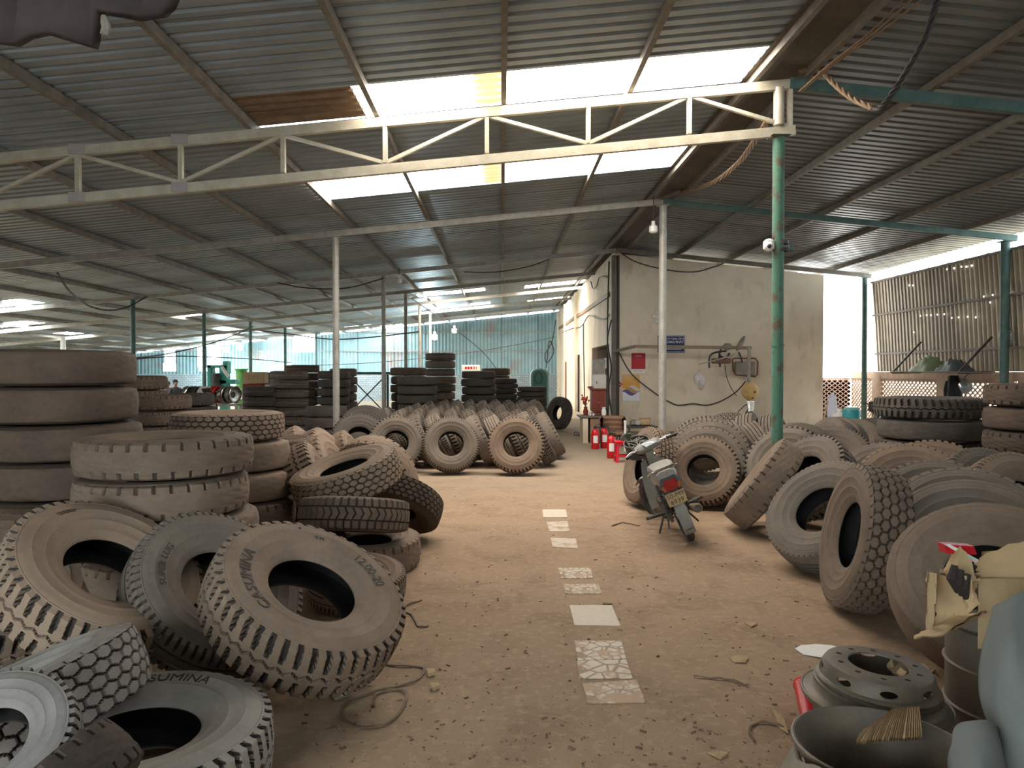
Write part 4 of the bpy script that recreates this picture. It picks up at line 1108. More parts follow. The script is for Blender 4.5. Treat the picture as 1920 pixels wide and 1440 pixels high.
# wire crate
o = thing('wire_crate', 'grey crate with a red-brown rim hanging right of the scrap bracket', 'crate', wp(1397, 690)); L = o.location.copy(); q = lambda x, y, d=0: wp(x, y, d) - L
m = MB(); m.tube([q(1373,674,.3),q(1377,672,.3),q(1416,672,.3),q(1421,678,.3),q(1420,703,.3),q(1416,706,.3),q(1380,703,.3),q(1375,695,.3)], .022, 8, True); m.build('rim', dirty('red_brown_paint', lin(122,74,60), lin(98,66,54), 8), o)
m = MB(); a = q(1378,678,.25); b = q(1415,703,.25); m.rbox((a+b)/2, (b.x-a.x, .2, a.z-b.z), .02); m.build('crate_body', dirty('grey_crate', lin(150,140,132), lin(126,116,106), 5), o)
m = MB(); m.cyl((0,0,.0), (0,-.28,.14), .01, n=6); m.build('hook', M['dkmetal'], o)
# straw hat
o = thing('straw_hat', 'round yellow straw hat with red print hanging at the frame upright', 'hat', P(1406, 733.5, FYW - .1)); m = MB()
m.lathe([(.245,0),(.243,.012),(.2,.055),(.12,.095),(.05,.112),(.001,.115),(.001,.10),(.12,.08),(.2,.04),(.235,0)], 40, Matrix.Rotation(PI/2, 4, 'X')); m.build('crown', dirty('straw', lin(206,172,116), lin(190,152,98), 20, .7), o)
text_obj('red_print', 'CCC', .09, plain('red_print', lin(178,52,62), .7), o, (-.10,-.103,-.02), (PI/2, .35, 0)); m = MB(); m.ball((.10,-.10,-.02), .03, 10); m.ball((.06,-.07,-.19), .02, 8); m.build('dark_spot', M['ink'], o)
# wall camera + cctv + bulbs
o = thing('security_camera', 'small white camera on the concrete wall left of the grey post', 'camera', wp(1231, 597)); m = MB(); m.rbox((-.05,-.10,.05), (.22,.12,.09), .02); m.build('body', M['white'], o); m = MB(); m.cyl((0,0,0),(0,-.1,.0), .03, n=10); m.ball((0.0,-.10,-.09), .07, 12); m.build('wall_mount', M['white'], o)
o = thing('security_camera', 'white dome camera clamped to the green post', 'camera', P(1452, 461, TY)); L = o.location
m = MB(); m.rbox((-.075,-.02,.005), (.12,.11,.15), .03); m.build('body', M['white'], o); m = MB(); m.ball((-.085,-.055,-.015), .058, 16); m.build('lens_dome', M['white'], o); m = MB(); m.ball((-.095,-.095,-.02), .028, 12); m.build('lens', M['black'], o)
m = MB(); m.rbox((.0,-.01,.02), (.05,.05,.18), .01); m.lathe([(.078,-.02),(.082,-.02),(.082,.02),(.078,.02)], 24, Matrix.Translation((.085,0,.04)), closed=True); m.lathe([(.078,-.02),(.082,-.02),(.082,.02),(.078,.02)], 24, Matrix.Translation((.085,0,-.05)), closed=True); m.build('clamp', M['dkmetal'], o)
m = MB(); m.rbox((.20,0,-.02), (.05,.08,.09), .01); m.build('junction_box', M['dkgreen'], o)
def bulb(label, p, r, drop, lit=False):
    o = thing('hanging_bulb', label, 'lamp', p); m = MB()
    m.lathe([(.001,-r*1.6),(r*.7,-r*1.5),(r,-r*1.2),(r,.0),(r*.55,r*.35),(r*.4,r*.5)], 20); 
    mt = M['white'] if not lit else BULB
    m.build('bulb', mt, o); m = MB(); m.cyl((0,0,r*.45), (0,0,r*1.3), r*.42, n=12); m.build('socket', M['white'], o)
    m = MB(); m.cyl((0,0,r*1.3), (0,0,drop), .008, n=6); m.build('cord', M['cable'], o); return o
t = NT('lit_bulb'); t.fin((1,1,1,1), .5); t.b.inputs['Emission Color'].default_value = (.82,.97,1,1); t.b.inputs['Emission Strength'].default_value = 40; BULB = t.m
p = P(1225, 425, 14.8); bulb('white unlit bulb hanging by the top of the tall grey post', p, .085, roofz(p.x) - p.z - .1)
p = P(748, 523, 21.0); bulb('white unlit bulb under the roof beside the slim grey post', p, .08, roofz(p.x) - p.z - .1)
p = P(852, 617, 36); bulb('grey bulb hanging before the blue back wall', p, .13, roofz(p.x) - p.z - .1)
for px, py, Y, lab in ((815, 629, 34.5, 'shining bulb in front of the blue back wall'), (424, 654, 40, 'left of two shining bulbs near the back wall'), (450, 650, 41, 'right of two shining bulbs near the back wall'), (438, 611, 38, 'small shining bulb high under the far roof')):
    p = P(px, py, Y); bulb(lab, p, .13, roofz(p.x) - p.z - .1, True)
    ld = bpy.data.lights.new('bulb_light', 'POINT'); ld.energy = BULBW; ld.color = (.70,.93,1); ld.shadow_soft_size = .15
    lo = bpy.data.objects.new('bulb_light', ld); COL.objects.link(lo); lo.location = p + Vector((0,-.5,-.1))
# cables on and before the concrete wall
WQ = lambda x, y, d=.05: wp(x, y, d)
cable('thin cable sagging across the stained wall from the frame', [WQ(1160,660,.6),WQ(1185,702,.3),WQ(1232,740,.1),WQ(1262,757),WQ(1275,760),WQ(1300,757),WQ(1325,760),WQ(1352,752),WQ(1380,735,.3),WQ(1398,715,.6)], .018)
cable('thin cord hanging from the scrap bracket', [WQ(1359,684,.8),WQ(1362,705,.6),WQ(1370,726,.4),WQ(1381,742,.3)], .010)
cable('black cable looping along the top of the stained wall', [WQ(1160,470),WQ(1190,490),WQ(1245,505),WQ(1300,510),WQ(1340,500),WQ(1370,488)], .016)
SQ = lambda x, y, d=.08: PX(x, y, RX - d)
for lab, pts in (('cable sagging along the side wall under the batten', [SQ(1143,590),SQ(1135,598),SQ(1122,598),SQ(1104,592),SQ(1090,612),SQ(1073,616),SQ(1055,623)]),
                 ('thin vertical cable on the side wall above the shrine', [SQ(1094,607),SQ(1094,640),SQ(1095,690),SQ(1096,745)]),
                 ('cable looping at the top of the side wall', [SQ(1138,520),SQ(1124,520),SQ(1119,535),SQ(1112,541),SQ(1108,528)]),
                 ('black cable running down the wall corner', [SQ(1142,490,.2),SQ(1140,560,.2),SQ(1139,640,.2),SQ(1141,720,.2),SQ(1143,760,.2)]),
                 ('loose cable bunch beside the wall corner', [SQ(1146,600,.2),SQ(1139,640,.2),SQ(1146,690,.2),SQ(1141,730,.2),SQ(1147,775,.2)])):
    cable(lab, pts, .022, name='hanging_cable')
# overhead cables
def RC(px, py, Y): return P(px, py, Y)
def braid(label, pts, r, n, mat, rr):
    base = smooth_path(pts, 12); o = thing('cable_bundle', label, 'cable bundle', base[0]); L = o.location.copy()
    for k in range(n):
        m = MB(); out = []
        for i, p in enumerate(base):
            a = i * .55 + 2 * PI * k / n; out.append(p - L + Vector((math.cos(a), .3*math.sin(a), math.sin(a))) * rr)
        m.tube(out, r, 6); m.build('strand', M[mat], o)
    return o
braid('thick tan braided cable hanging down from the truss end', [RC(1500,133,8.8),RC(1535,130,8.6),RC(1565,158,8.3),RC(1600,186,8.0),RC(1638,203,7.6)], .016, 3, 'cable_tan', .022)
braid('dark twisted cables rising to the upper right from the tan braid', [RC(1638,203,7.6),RC(1655,198,7.4),RC(1690,150,7.2),RC(1735,70,7.0),RC(1760,-10,6.9)], .013, 4, 'cable', .02)
braid('bundle of wires between the green post and the tall grey post along the ridge', [RC(1440,225,9.0),RC(1415,265,9.8),RC(1380,310,11.5),RC(1330,345,13.4),RC(1262,364,15.0)], .011, 5, 'cable_tan', .03)
for i, (dx, r) in enumerate(((0,.011),(10,.009),(-9,.008))):
    cable('%s thin cable slanting up right past the truss end' % ORD[i+1], [RC(1500+dx*.3,172,8.7), RC(1560+dx*.5,120,8.2), RC(1640+dx,60,7.6), RC(1718+dx*2,-8,7.0)], r, 'cable_tan')
m = MB(); a = RC(1500,135,8.82); m.cyl(a, RC(1522,131,8.7), .035, n=14); tag(m.build('conduit', M['galv_dusty']), 'short grey conduit at the truss end holding the braid', 'conduit')
m = MB(); m.cyl(RC(1238,372,15.0), RC(1275,358,14.6), .04, n=14); tag(m.build('conduit', M['galv_dusty']), 'short grey conduit on top of the tall grey post', 'conduit')
for lab, pts, r in (('black cable drooping under the far left rafters', [RC(108,512,15),RC(130,545,16),RC(165,573,18),RC(205,582,19.5),RC(240,575,20.5),RC(275,556,21)], .022),
                    ('long black cable crossing before the bright square opening', [RC(470,618,30.8),RC(540,626,30),RC(620,636,27),RC(700,632,25),RC(785,622,26)], .022),
                    ('dark cable stretched from the green press to the back posts', [RC(240,672,21),RC(310,664,24),RC(380,648,26),RC(430,632,29),RC(475,612,31)], .022),
                    ('thin dark cable low across the back hall', [RC(230,675,21),RC(330,668,24),RC(400,670,27),RC(470,673,31),RC(545,680,36)], .02),
                    ('stay cable slanting down to the right in front of the blue wall', [RC(772,560,26),RC(830,600,29),RC(900,655,31),RC(930,690,32)], .016),
                    ('thin wire crossing the blue wall to the side wall', [RC(560,686,36),RC(700,680,36),RC(850,665,36),RC(960,648,37),RC(1040,632,38)], .014),
                    ('cable strung along the rafter in the middle of the roof', [RC(870,510,20.6),RC(930,510,20.6),RC(990,500,20.6),RC(1030,486,20.6)], .014),
                    ('cable drooping under the rafter left of the slim post', [RC(520,530,20.5),RC(575,540,20.5),RC(650,540,20.5),RC(718,522,20.8)], .016)):
    cable(lab, pts, r)
# loops of cable in the far right corner of the hall
cable('tangled cable loop at the far corner by the side wall', [RC(1042,600,40),RC(1035,640,40),RC(1022,665,40),RC(1026,680,40),RC(1038,660,40),RC(1030,640,40),RC(1024,690,40)], .03)
# ================================================================== shrine corner
CYD = 19.6
p = G(1104, 834); SH = p.copy()
o = thing('brick_table', 'small brick-sided table in the corner carrying the red shrine cabinet', 'table', (0,0,0)); Yt = 17.6
a = P(1093, 780, Yt); b = P(1136, 780, Yt); ztop = a.z; wd = b.x - a.x
o.location = ((a.x + b.x)/2, Yt + .35, 0)
m = MB(); m.rbox((0,0,ztop-.02), (wd+.14,.8,.05), .008); m.build('table_top', plain('grey_slab', lin(108,100,92), .6), o)
t = NT('bare_brick'); co = t.coord(); bt = t.new('ShaderNodeTexBrick'); t.l.new(t.mapping(co, (1,1,1), rot=(PI/2,0,0)), bt.inputs['Vector']); bt.inputs['Scale'].default_value = 5
bt.inputs['Color1'].default_value = lin(150,116,92); bt.inputs['Color2'].default_value = lin(126,100,80); bt.inputs['Mortar'].default_value = lin(160,140,118)
m = MB(); m.box((.08,0,(ztop-.05)/2), (wd-.2,.7,ztop-.05)); m.build('brick_pier', t.fin(bt.outputs['Color'], .9), o)
m = MB(); m.box((-wd/2+.06,0,(ztop-.05)/2), (.12,.74,ztop-.05)); m.build('side_slab', M['concrete'], o)
tz = ztop + .008
def on(px, dy=0.0): q = P(px, 780, Yt + .3 + dy); return V(q.x, q.y, tz)
o = thing('shrine_cabinet', 'red-brown wooden shrine cabinet with double doors on the brick table', 'cabinet', on(1121)); h = .62; w_ = .34
m = MB(); m.rbox((0,0,h/2+.05), (w_,.34,h-.1), .01); m.build('body', M['wood'], o)
m = MB(); m.rbox((0,0,h-.0), (w_+.06,.4,.04), .01); m.build('cornice', M['wood'], o); m = MB(); m.rbox((0,0,.03), (w_+.04,.38,.06), .01); m.build('plinth', M['wood'], o)
for s in (-1, 1):
    m = MB(); m.rbox((s*w_/4,-.178,h/2+.06), (w_/2-.02,.015,h-.2), .005); d = m.build('door', M['wood'], o); m = MB(); m.ball((s*.02,-.192,h/2), .012, 8); m.build('knob', M['chrome'], d)
m = MB(); m.rbox((-w_/2-.02,-.05,h+.05), (.12,.2,.05), .01); m.build('carved_finial', M['wood'], o)
o = thing('flower_vase', 'vase of orange-red flowers at the left end of the brick table', 'vase', on(1098)); m = MB(); m.lathe([(.001,0),(.05,0),(.07,.08),(.04,.16),(.05,.2),(.04,.2),(.001,.05)], 18); m.build('vase', M['wood'], o)
rn = random.Random(9); m = MB(); f = MB()
for k in range(16):
    q = V(rn.uniform(-.09,.09), rn.uniform(-.08,.08), rn.uniform(.26,.5)); m.tube([(0,0,.18), q], .004, 4); f.ball(q, rn.uniform(.02,.035), 8)
m.build('stems', plain('stem_brown', lin(90,58,40), .8), o); f.build('blossoms', plain('orange_red_petals', lin(176,70,44), .7), o)
o = thing('porcelain_vase', 'white porcelain vase at the right end of the brick table', 'vase', on(1132, -.22)); m = MB(); m.lathe([(.001,0),(.045,0),(.06,.06),(.055,.12),(.035,.17),(.045,.2),(.035,.2),(.001,.06)], 20); m.build('body', M['white'], o)
m = MB(); m.lathe([(.036,.172),(.047,.2),(.044,.204),(.033,.18)], 20); m.build('lip', M['white'], o)
for k, px in enumerate((1107, 1113)):
    o = thing('offering_cup', 'white offering cup, %s of two before the shrine cabinet' % ('left' if k == 0 else 'right'), 'cup', on(px, -.28), group='offering cups'); m = MB(); m.lathe([(.001,0),(.025,0),(.036,.05),(.033,.05),(.001,.01)], 16); m.build('bowl', M['white'], o); m = MB(); m.lathe([(.024,-.0),(.026,.006),(.02,.008)], 16); m.build('foot_ring', M['white'], o)
# electric cabinet on the side wall
def swall(px, py, d=.02): return PX(px, py, RX - d)
o = thing('meter_cabinet', 'pale grey electric cabinet standing at the wall corner behind the shrine', 'electric box', on(1128, .15)); 
za = P(1128, 702, Yt+.4).z - tz
o.location.z = 0
m = MB(); m.rbox((0,.62,1.02), (.32,.26,2.02), .02); m.build('back_column', M['greyplastic'], o)
zb = P(1128, 734, Yt+.4).z; zt = P(1128, 702, Yt+.4).z
m = MB(); m.rbox((0,0.42,(zb+zt)/2), (.32,.2,zt-zb), .02); m.build('box', plain('pale_grey_enamel', lin(196,190,178), .5), o); m = MB(); m.rbox((-.08,.315,(zb+zt)/2), (.02,.01,.06), .003); m.build('latch', M['black'], o)
o = thing('paper_notice', 'white paper notice on the side wall over the electric cabinet', 'notice', swall(1135, 681)); m = MB(); m.box((-.005,0,0), (.008,.5,.32)); m.build('sheet', M['paper'], o); m = MB(); m.box((-.012,0,.05), (.004,.3,.12)); m.build('pale_blue_print', plain('pale_blue', lin(170,195,205), .7), o)
# extinguishers
def extinguisher(px, pyb, label, yy=None):
    q = G(px, pyb); o = thing('fire_extinguisher', label, 'fire extinguisher', q, group='red fire extinguishers')
    m = MB(); m.lathe([(.001,0),(.08,0),(.086,.012),(.086,.36),(.075,.41),(.04,.44),(.03,.45),(.001,.45)], 24); m.build('cylinder', M['redpaint'], o)
    m = MB(); m.lathe([(.03,.45),(.032,.50),(.001,.50)], 14); m.beam((-.02,0,.52),(.10,0,.55), .02,.012); m.beam((-.02,0,.50),(.10,0,.49), .02,.012); m.build('valve', M['black'], o)
    m = MB(); m.tube(smooth_path([(.02,0,.49),(.10,-.02,.44),(.11,-.03,.30),(.10,-.04,.12)]), .012, 8); m.build('hose', M['black'], o)
    m = MB(); m.lathe([(.0865,.14),(.0875,.14),(.0875,.30),(.0865,.30)], 12, None, False, -2.2, -1.0); m.build('label', M['white'], o); return o
extinguisher(1116, 842, 'red extinguisher standing in front of the brick pier, leftmost'); extinguisher(1133, 840, 'red extinguisher between the brick pier and striped chair'); extinguisher(1146, 859, 'red extinguisher touching the red plastic stool')
# stool
def stool(q, label):
    o = thing('plastic_stool', label, 'stool', q); H = .40
    m = MB(); m.rbox((0,0,H-.015), (.30,.30,.03), .012); m.rbox((0,0,H-.05), (.27,.27,.05), .01); m.build('seat', M['red'], o)
    for sx in (-1, 1):
        for sy in (-1, 1):
            m = MB(); m.prism([(sx*.15+sx*.0,sy*.15,0),(sx*.10,sy*.155,0),(sx*.085,sy*.13,H-.03),(sx*.135,sy*.13,H-.03)], (0,-sy*.022,0)); m.prism([(sx*.155,sy*.15,0),(sx*.155,sy*.10,0),(sx*.13,sy*.085,H-.03),(sx*.13,sy*.135,H-.03)], (-sx*.022,0,0)); m.build('leg', M['red'], o)
    for ax_ in (0, 1):
        for s in (-1, 1):
            m = MB(); c = (s*.138,0,.12) if ax_ else (0,s*.138,.12); m.rbox(c, (.014,.27,.03) if ax_ else (.27,.014,.03), .004); m.build('stretcher', M['red'], o)
    return o
q = G(1168, 866); stool(q, 'red plastic stool standing beyond the motorbike')
# striped chair
q = G(1152, 838); t = NT('striped_weave'); co = t.coord(); wv = t.math('FRACT', t.math('MULTIPLY', t.sep(co)[2], 9.0)); st_ = t.fin(t.mix(t.math('GREATER_THAN', wv, .5), lin(112,82,64), lin(146,112,88)), .9)
o = thing('striped_armchair', 'low brown striped armchair between the extinguishers and the wall', 'chair', (q.x, q.y + .3, 0))
m = MB(); m.rbox((0,0,.30), (.52,.50,.16), .05); m.build('seat', st_, o); m = MB(); vs = []
m.lathe([(.30,.30),(.31,.62),(.27,.68),(.22,.62),(.22,.30)], 14, None, False, -.3, PI+.3); m.build('curved_back', st_, o)
for sx in (-1,1):
    for sy in (-1,1):
        m = MB(); m.cyl((sx*.2,sy*.18,0),(sx*.2,sy*.18,.24), .02, n=8); m.build('leg', M['wood'], o)
q = G(1172, 846); o = thing('white_pipe', 'short white pipe standing behind the red stool', 'pipe', q); m = MB(); m.cyl((0,0,0),(0,0,.62), .025, n=12); m.build('tube', M['white'], o); m = MB(); m.cyl((0,0,.6),(0,0,.66), .03, n=12); m.build('collar', M['white'], o)
q = G(1205, 838); o = thing('low_table', 'low dark table strewn with parts beyond the motorbike', 'table', (q.x, q.y + .3, 0)); m = MB(); m.rbox((0,0,.44), (.7,.6,.04), .01); m.build('table_top', plain('dark_board', (.05,.045,.04,1), .7), o)
for sx in (-1,1):
    for sy in (-1,1):
        m = MB(); m.box((sx*.3,sy*.25,.21), (.04,.04,.42)); m.build('leg', M['dkmetal'], o)
L = o.location
e = thing('engine_part', 'dusty metal engine part lying on the low dark table', 'engine part', (L.x - .12, L.y, .462)); m = MB(); m.rbox((0,0,.07), (.22,.18,.14), .03); m.build('housing', M['galv_dusty'], e); m = MB(); m.cyl((.05,-.11,.08),(.05,-.06,.08), .06, n=16); m.cyl((-.1,0,.14),(-.1,0,.19), .03, n=12); m.build('flange', M['galv'], e)
e = thing('tool_box', 'brown box on the back of the low dark table', 'box', (L.x + .12, L.y + .1, .462)); m = MB(); m.rbox((0,0,.08), (.24,.2,.16), .02); m.build('body', M['card'], e); m = MB(); m.rbox((0,0,.165), (.25,.21,.02), .005); m.build('lid', M['card'], e)
# sandals by the side wall
for k, (px, py) in enumerate(((1080, 816), (1089, 818))):
    q = G(px, py); o = thing('sandal', 'dark sandal on the floor left of the brick table, %s of the pair' % ('left' if k == 0 else 'right'), 'sandal', q, (0,0,.6*k)); m = MB(); m.ball((0,0,.02), 1, 14, (.06,.14,.02)); m.build('sole', M['black'], o); m = MB(); m.tube(smooth_path([(-.055,0,.02),(-.03,.04,.075),(0,.05,.08),(.03,.04,.075),(.055,0,.02)]), .012, 6); m.build('strap', M['black'], o)

# ================================================================== right side by the breeze wall
o = thing('wall_clock', 'round white clock on the weathered tin wall', 'clock', PX(1889, 632, 10.40)); m = MB(); Mx = Matrix.Rotation(-PI/2, 4, 'Y')
m.lathe([(.001,.0),(.20,.0),(.215,.015),(.215,.04),(.195,.045),(.19,.035)], 40, Mx); m.build('case', M['galv'], o); m = MB(); m.lathe([(.001,.03),(.192,.03)], 36, Mx); m.build('dial', M['paper'], o)
m = MB(); m.beam((-.038,0,0), (-.038,.03,-.13), .006,.012); m.beam((-.04,0,0), (-.04,-.09,-.02), .006,.014); m.build('hands', M['black'], o); o.location.x -= .0
m = MB()
for k in range(12):
    t_ = 2*PI*k/12; m.box((-.034, .165*math.cos(t_), .165*math.sin(t_)), (.004,.012,.024))
m.build('hour_marks', M['black'], o)
# bracket shelf with tarpaulin
XS = 10.38
def sx_(px, py, dx=0.0): return PX(px, py, XS - dx)
o = thing('bracket_shelf', 'steel bracket shelf on the tin wall with slanting arms', 'shelf', sx_(1800, 698)); L = o.location.copy()
zf = sx_(1800, 699).z - L.z; y0 = sx_(1865, 699).y - L.y; y1 = sx_(1722, 699).y - L.y
m = MB(); m.rbox((-.35, (y0+y1)/2, 0), (.75, abs(y1-y0), .025), .006); m.build('deck', M['galv_dusty'], o)
for yy in (y0+.1, y1-.1):
    m = MB(); m.beam((-.7,yy,0), (0,yy,.75), .04,.04); m.build('stay', M['dkmetal'], o); m = MB(); m.beam((0,yy,0), (-.72,yy,-.01), .04,.05); m.build('arm', M['dkmetal'], o)
LS = L
def tarp(name, label, c, pts, mat, h):
    o = thing(name, label, 'tarpaulin', c); m = MB(); rn = random.Random(int(h*100)); n = 12; vs = []; fs = []
    for i in range(n):
        for j in range(n):
            u, v = i/(n-1), j/(n-1); e = min(u,1-u,v,1-v); vs.append(((u-.5)*pts[0], (v-.5)*pts[1], .004 + h*min(1,e*3.2)*(.7+.5*rn.random())))
    for i in range(n-1):
        for j in range(n-1): fs.append((i*n+j,(i+1)*n+j,(i+1)*n+j+1,i*n+j+1))
    m.raw(vs, fs); ring = [i*n for i in range(n)] + [(n-1)*n+j for j in range(1,n)] + [i*n+n-1 for i in range(n-2,-1,-1)] + [j for j in range(n-2,0,-1)]
    m.f.append(tuple(reversed(ring))); return m.build('folds', mat, o, angle=60)
tarp('folded_tarp', 'olive green folded tarp on the bracket shelf', (LS.x-.4, LS.y+.5, LS.z+.015), (.6,.85), plain('olive_tarp', lin(122,138,98), .6), .34)
tarp('folded_tarp', 'dark grey folded tarp beside the olive one on the bracket shelf', (LS.x-.38, LS.y-.42, LS.z+.015), (.55,.75), plain('grey_tarp', lin(84,92,92), .6), .26)
# jacket and bag on the breeze wall
o = thing('hanging_jacket', 'black jacket hanging on the breeze-block wall', 'jacket', PX(1792, 700, XR-.12)); m = MB(); vs = []; fs = []; rn = random.Random(8)
for i in range(10):
    z = -.05 - .11*i; wd = .10 + .14*min(1, i/3) - (.03 if i > 6 else 0)
    for j in range(7):
        s_ = j/6*2-1; vs.append((-.06 - .08*(1-s_*s_) + rn.uniform(-.02,.02), s_*wd + rn.uniform(-.015,.015), z))
    for j in range(7):
        s_ = 1-j/6*2; vs.append((.0, s_*wd, z))
for i in range(9):
    for j in range(14): fs.append((i*14+j, i*14+(j+1)%14, (i+1)*14+(j+1)%14, (i+1)*14+j))
m.raw(vs, fs); m.build('body', plain('black_cloth', (.012,.012,.016,1), .9), o)
for s_ in (-1,1):
    m = MB(); m.tube(smooth_path([(-.05,s_*.18,-.2),(-.06,s_*.25,-.45),(-.05,s_*.24,-.85)]), [.07]*6+[.06]*6+[.05], 8); m.build('sleeve', plain('black_cloth', (.012,.012,.016,1), .9), o)
o = thing('hanging_bag', 'shiny grey plastic bag hanging on the breeze-block wall', 'bag', PX(1818, 708, XR-.12)); m = MB(); vs = []; fs = []; rn = random.Random(5); n = 12
for i in range(7):
    z = -.06*i; r = (.03,.07,.14,.2,.2,.13,.03)[i]
    for j in range(n): t_ = 2*PI*j/n; q = r*(1+.25*math.sin(3*t_+i)); vs.append((-.1+q*.5*math.cos(t_), q*math.sin(t_), z))
for i in range(6):
    for j in range(n): fs.append((i*n+j,i*n+(j+1)%n,(i+1)*n+(j+1)%n,(i+1)*n+j))
fs.append(tuple(range(6*n,7*n))); m.raw(vs, fs); m.build('bag_body', plain('grey_film', lin(130,136,140), .25), o); m = MB(); m.tube([(.0,0,.12),(-.1,.02,0)], .01, 5); m.build('handles', M['black'], o)
# things on a bench
p = P(1740, 760, 15.3); BZ = P(1740, 768, 15.3).z
o = thing('work_bench', 'low bench with boxes hidden behind the grooved flat stack', 'bench', (p.x + .1, p.y + .3, 0)); m = MB(); m.rbox((0,0,BZ-.02), (1.6,.7,.04), .006); m.build('bench_top', M['card'], o)
for sx in (-1,1):
    for sy in (-1,1): m = MB(); m.box((sx*.72,sy*.28,(BZ-.04)/2), (.06,.06,BZ-.04)); m.build('leg', M['dkmetal'], o)
BL = o.location
for lab, px, sz, mt in (('red box on the bench by the breeze-block wall', 1720, (.20,.2,.15), M['redpaint']), ('white packet lying beside the red box on the bench', 1733, (.22,.2,.10), M['paper']),
                    ('green box on the bench between packet and kraft box', 1750, (.16,.2,.12), plain('dull_green', lin(88,98,62), .7)), ('kraft box at the right end of the bench', 1766, (.19,.2,.14), M['card'])):
    q = P(px, 765, 15.45); e = thing('small_box', lab, 'box', (q.x, q.y + (.12 if px == 1720 else 0), BZ + .002)); m = MB(); m.rbox((0,0,sz[2]/2), sz, .006); m.build('body', mt, e); m = MB(); m.rbox((0,-sz[1]/2-.001,sz[2]*.7), (sz[0]*.6,.003,.02), .001); m.build('tape', M['card'], e)
# black bucket upside down on the second motorbike's seat height stand
q = P(1648, 772, 18.9); o = thing('bucket_stand', 'grey stand carrying the black upturned bucket', 'stand', (q.x, q.y, 0)); hb = q.z; m = MB(); m.rbox((0,0,hb-.015), (.3,.3,.03), .005); m.build('top', M['galv'], o)
for a_ in range(3): m = MB(); t_ = a_*2.1; m.cyl((.2*math.cos(t_),.2*math.sin(t_),0), (.1*math.cos(t_),.1*math.sin(t_),hb-.03), .02, n=8); m.build('leg', M['chrome'], o)
o = thing('black_bucket', 'black upturned bucket above the parked motorbike', 'bucket', (q.x, q.y, hb+.002)); m = MB(); m.lathe([(.001,.29),(.125,.29),(.135,.28),(.165,.03),(.175,.0),(.165,.0),(.12,.27)], 28); m.build('body', M['black'], o); m = MB(); m.lathe([(.17,.0),(.185,.0),(.185,.02),(.17,.02)], 28, closed=True); m.build('rim', M['black'], o)
q = G(1596, 820); q = P(1596, 800, 14.2); o = thing('water_jug', 'teal water jug standing by the breeze-block corner', 'jug', (q.x, q.y, 0)); zt = P(1596, 763, 14.2).z
m = MB(); m.lathe([(.001,0),(.15,0),(.16,.02),(.16,zt-.1),(.14,zt-.04),(.001,zt-.04)], 28); m.build('body', plain('teal_plastic', lin(36,140,146), .35), o); m = MB(); m.lathe([(.001,zt),(.12,zt),(.145,zt-.03),(.145,zt-.06),(.001,zt-.06)], 28); m.build('lid', plain('pale_teal', lin(120,168,160), .4), o); m = MB(); m.tube(smooth_path([(.13,0,zt-.05),(.17,-.02,zt-.12),(.165,-.02,zt-.2)]), .012, 6); m.build('handle', M['white'], o)
o = thing('white_sheet', 'white plastic sheet leaning in the corner by the daylit opening', 'plastic sheet', (0,0,0)); Y_ = 16.5; out = [(1553,795),(1550,752),(1556,741),(1563,734),(1568,745),(1572,775),(1571,800)]; a = [P(x, y, Y_ + .3*(800-y)/60) for x, y in out]
a = [V(q.x, q.y, max(q.z, 0.0)) for q in a]; base = [P(1571, 800, Y_), P(1553, 800, Y_)]; poly = a + [V(base[0].x, Y_, .0), V(base[1].x, Y_, .0)]
o.location = poly[-1]; m = MB(); m.prism([q - o.location for q in poly], (0,.012,0)); m.build('sheet', plain('lilac_white_film', lin(226,222,236), .5), o)
m = MB(); m.beam(poly[-1] - o.location + V(.03,-.02,0), a[3] - o.location + V(0,-.02,0), .015, .015); m.build('edge_batten', M['white'], o)
q = P(1574, 790, 15.0); o = thing('white_sack', 'white sack beside the teal jug', 'sack', (q.x, q.y, 0)); zt = P(1574,771,15).z; m = MB(); m.ball((0,0,zt/2), 1, 16, (.24,.2,zt/2)); m.build('body', M['white'], o); m = MB(); m.cyl((0,0,zt-.03),(0.02,0,zt+.04), .05, .07, n=10); m.build('tied_neck', M['white'], o)
q0 = P(1530, 800, 15.5); q1 = P(1552, 754, 16.2); m = MB(); m.cyl((q0.x, q0.y, 0), q1 + (q1 - V(q0.x,q0.y,0))*.02, .016, n=8); tag(m.build('bamboo_stick', dirty('bamboo', lin(196,166,124), lin(170,140,100), 8)), 'pale bamboo stick leaning beside the white plastic sheet', 'stick')
# lamp stand, cup
q = P(1408, 790, 15.6); o = thing('lamp_stand', 'black lamp on a thin stand behind the toothed tyre', 'lamp', (q.x, q.y, 0)); L = o.location.copy(); w_ = lambda x, y: P(x, y, 15.6) - L
m = MB(); m.cyl((0,0,0), w_(1406,782), .02, n=8); m.cyl((0,0,0),(0,0,.03), .16, n=20); m.build('stand', M['dkmetal'], o); m = MB(); m.cyl(w_(1402,782), w_(1411,757), .09, .035, n=18); m.cyl(w_(1411,757), w_(1414,752), .035, n=12); m.build('lamp_head', M['black'], o); m = MB(); m.tube(smooth_path([w_(1412,757),w_(1400,758),w_(1390,766),w_(1384,774),w_(1386,790)]), .012, 6); m.build('cord', M['black'], o); m = MB(); m.cyl(w_(1400,786), w_(1402,781.5), .095, .09, n=18); m.build('lens_ring', M['chrome'], o)
t = NT('clear_plastic'); t.fin((.95,.95,.93,1), .15); t.b.inputs['Transmission Weight'].default_value = .8; t.b.inputs['Alpha'].default_value = .75; clearp = t.m
CUPZ = 0
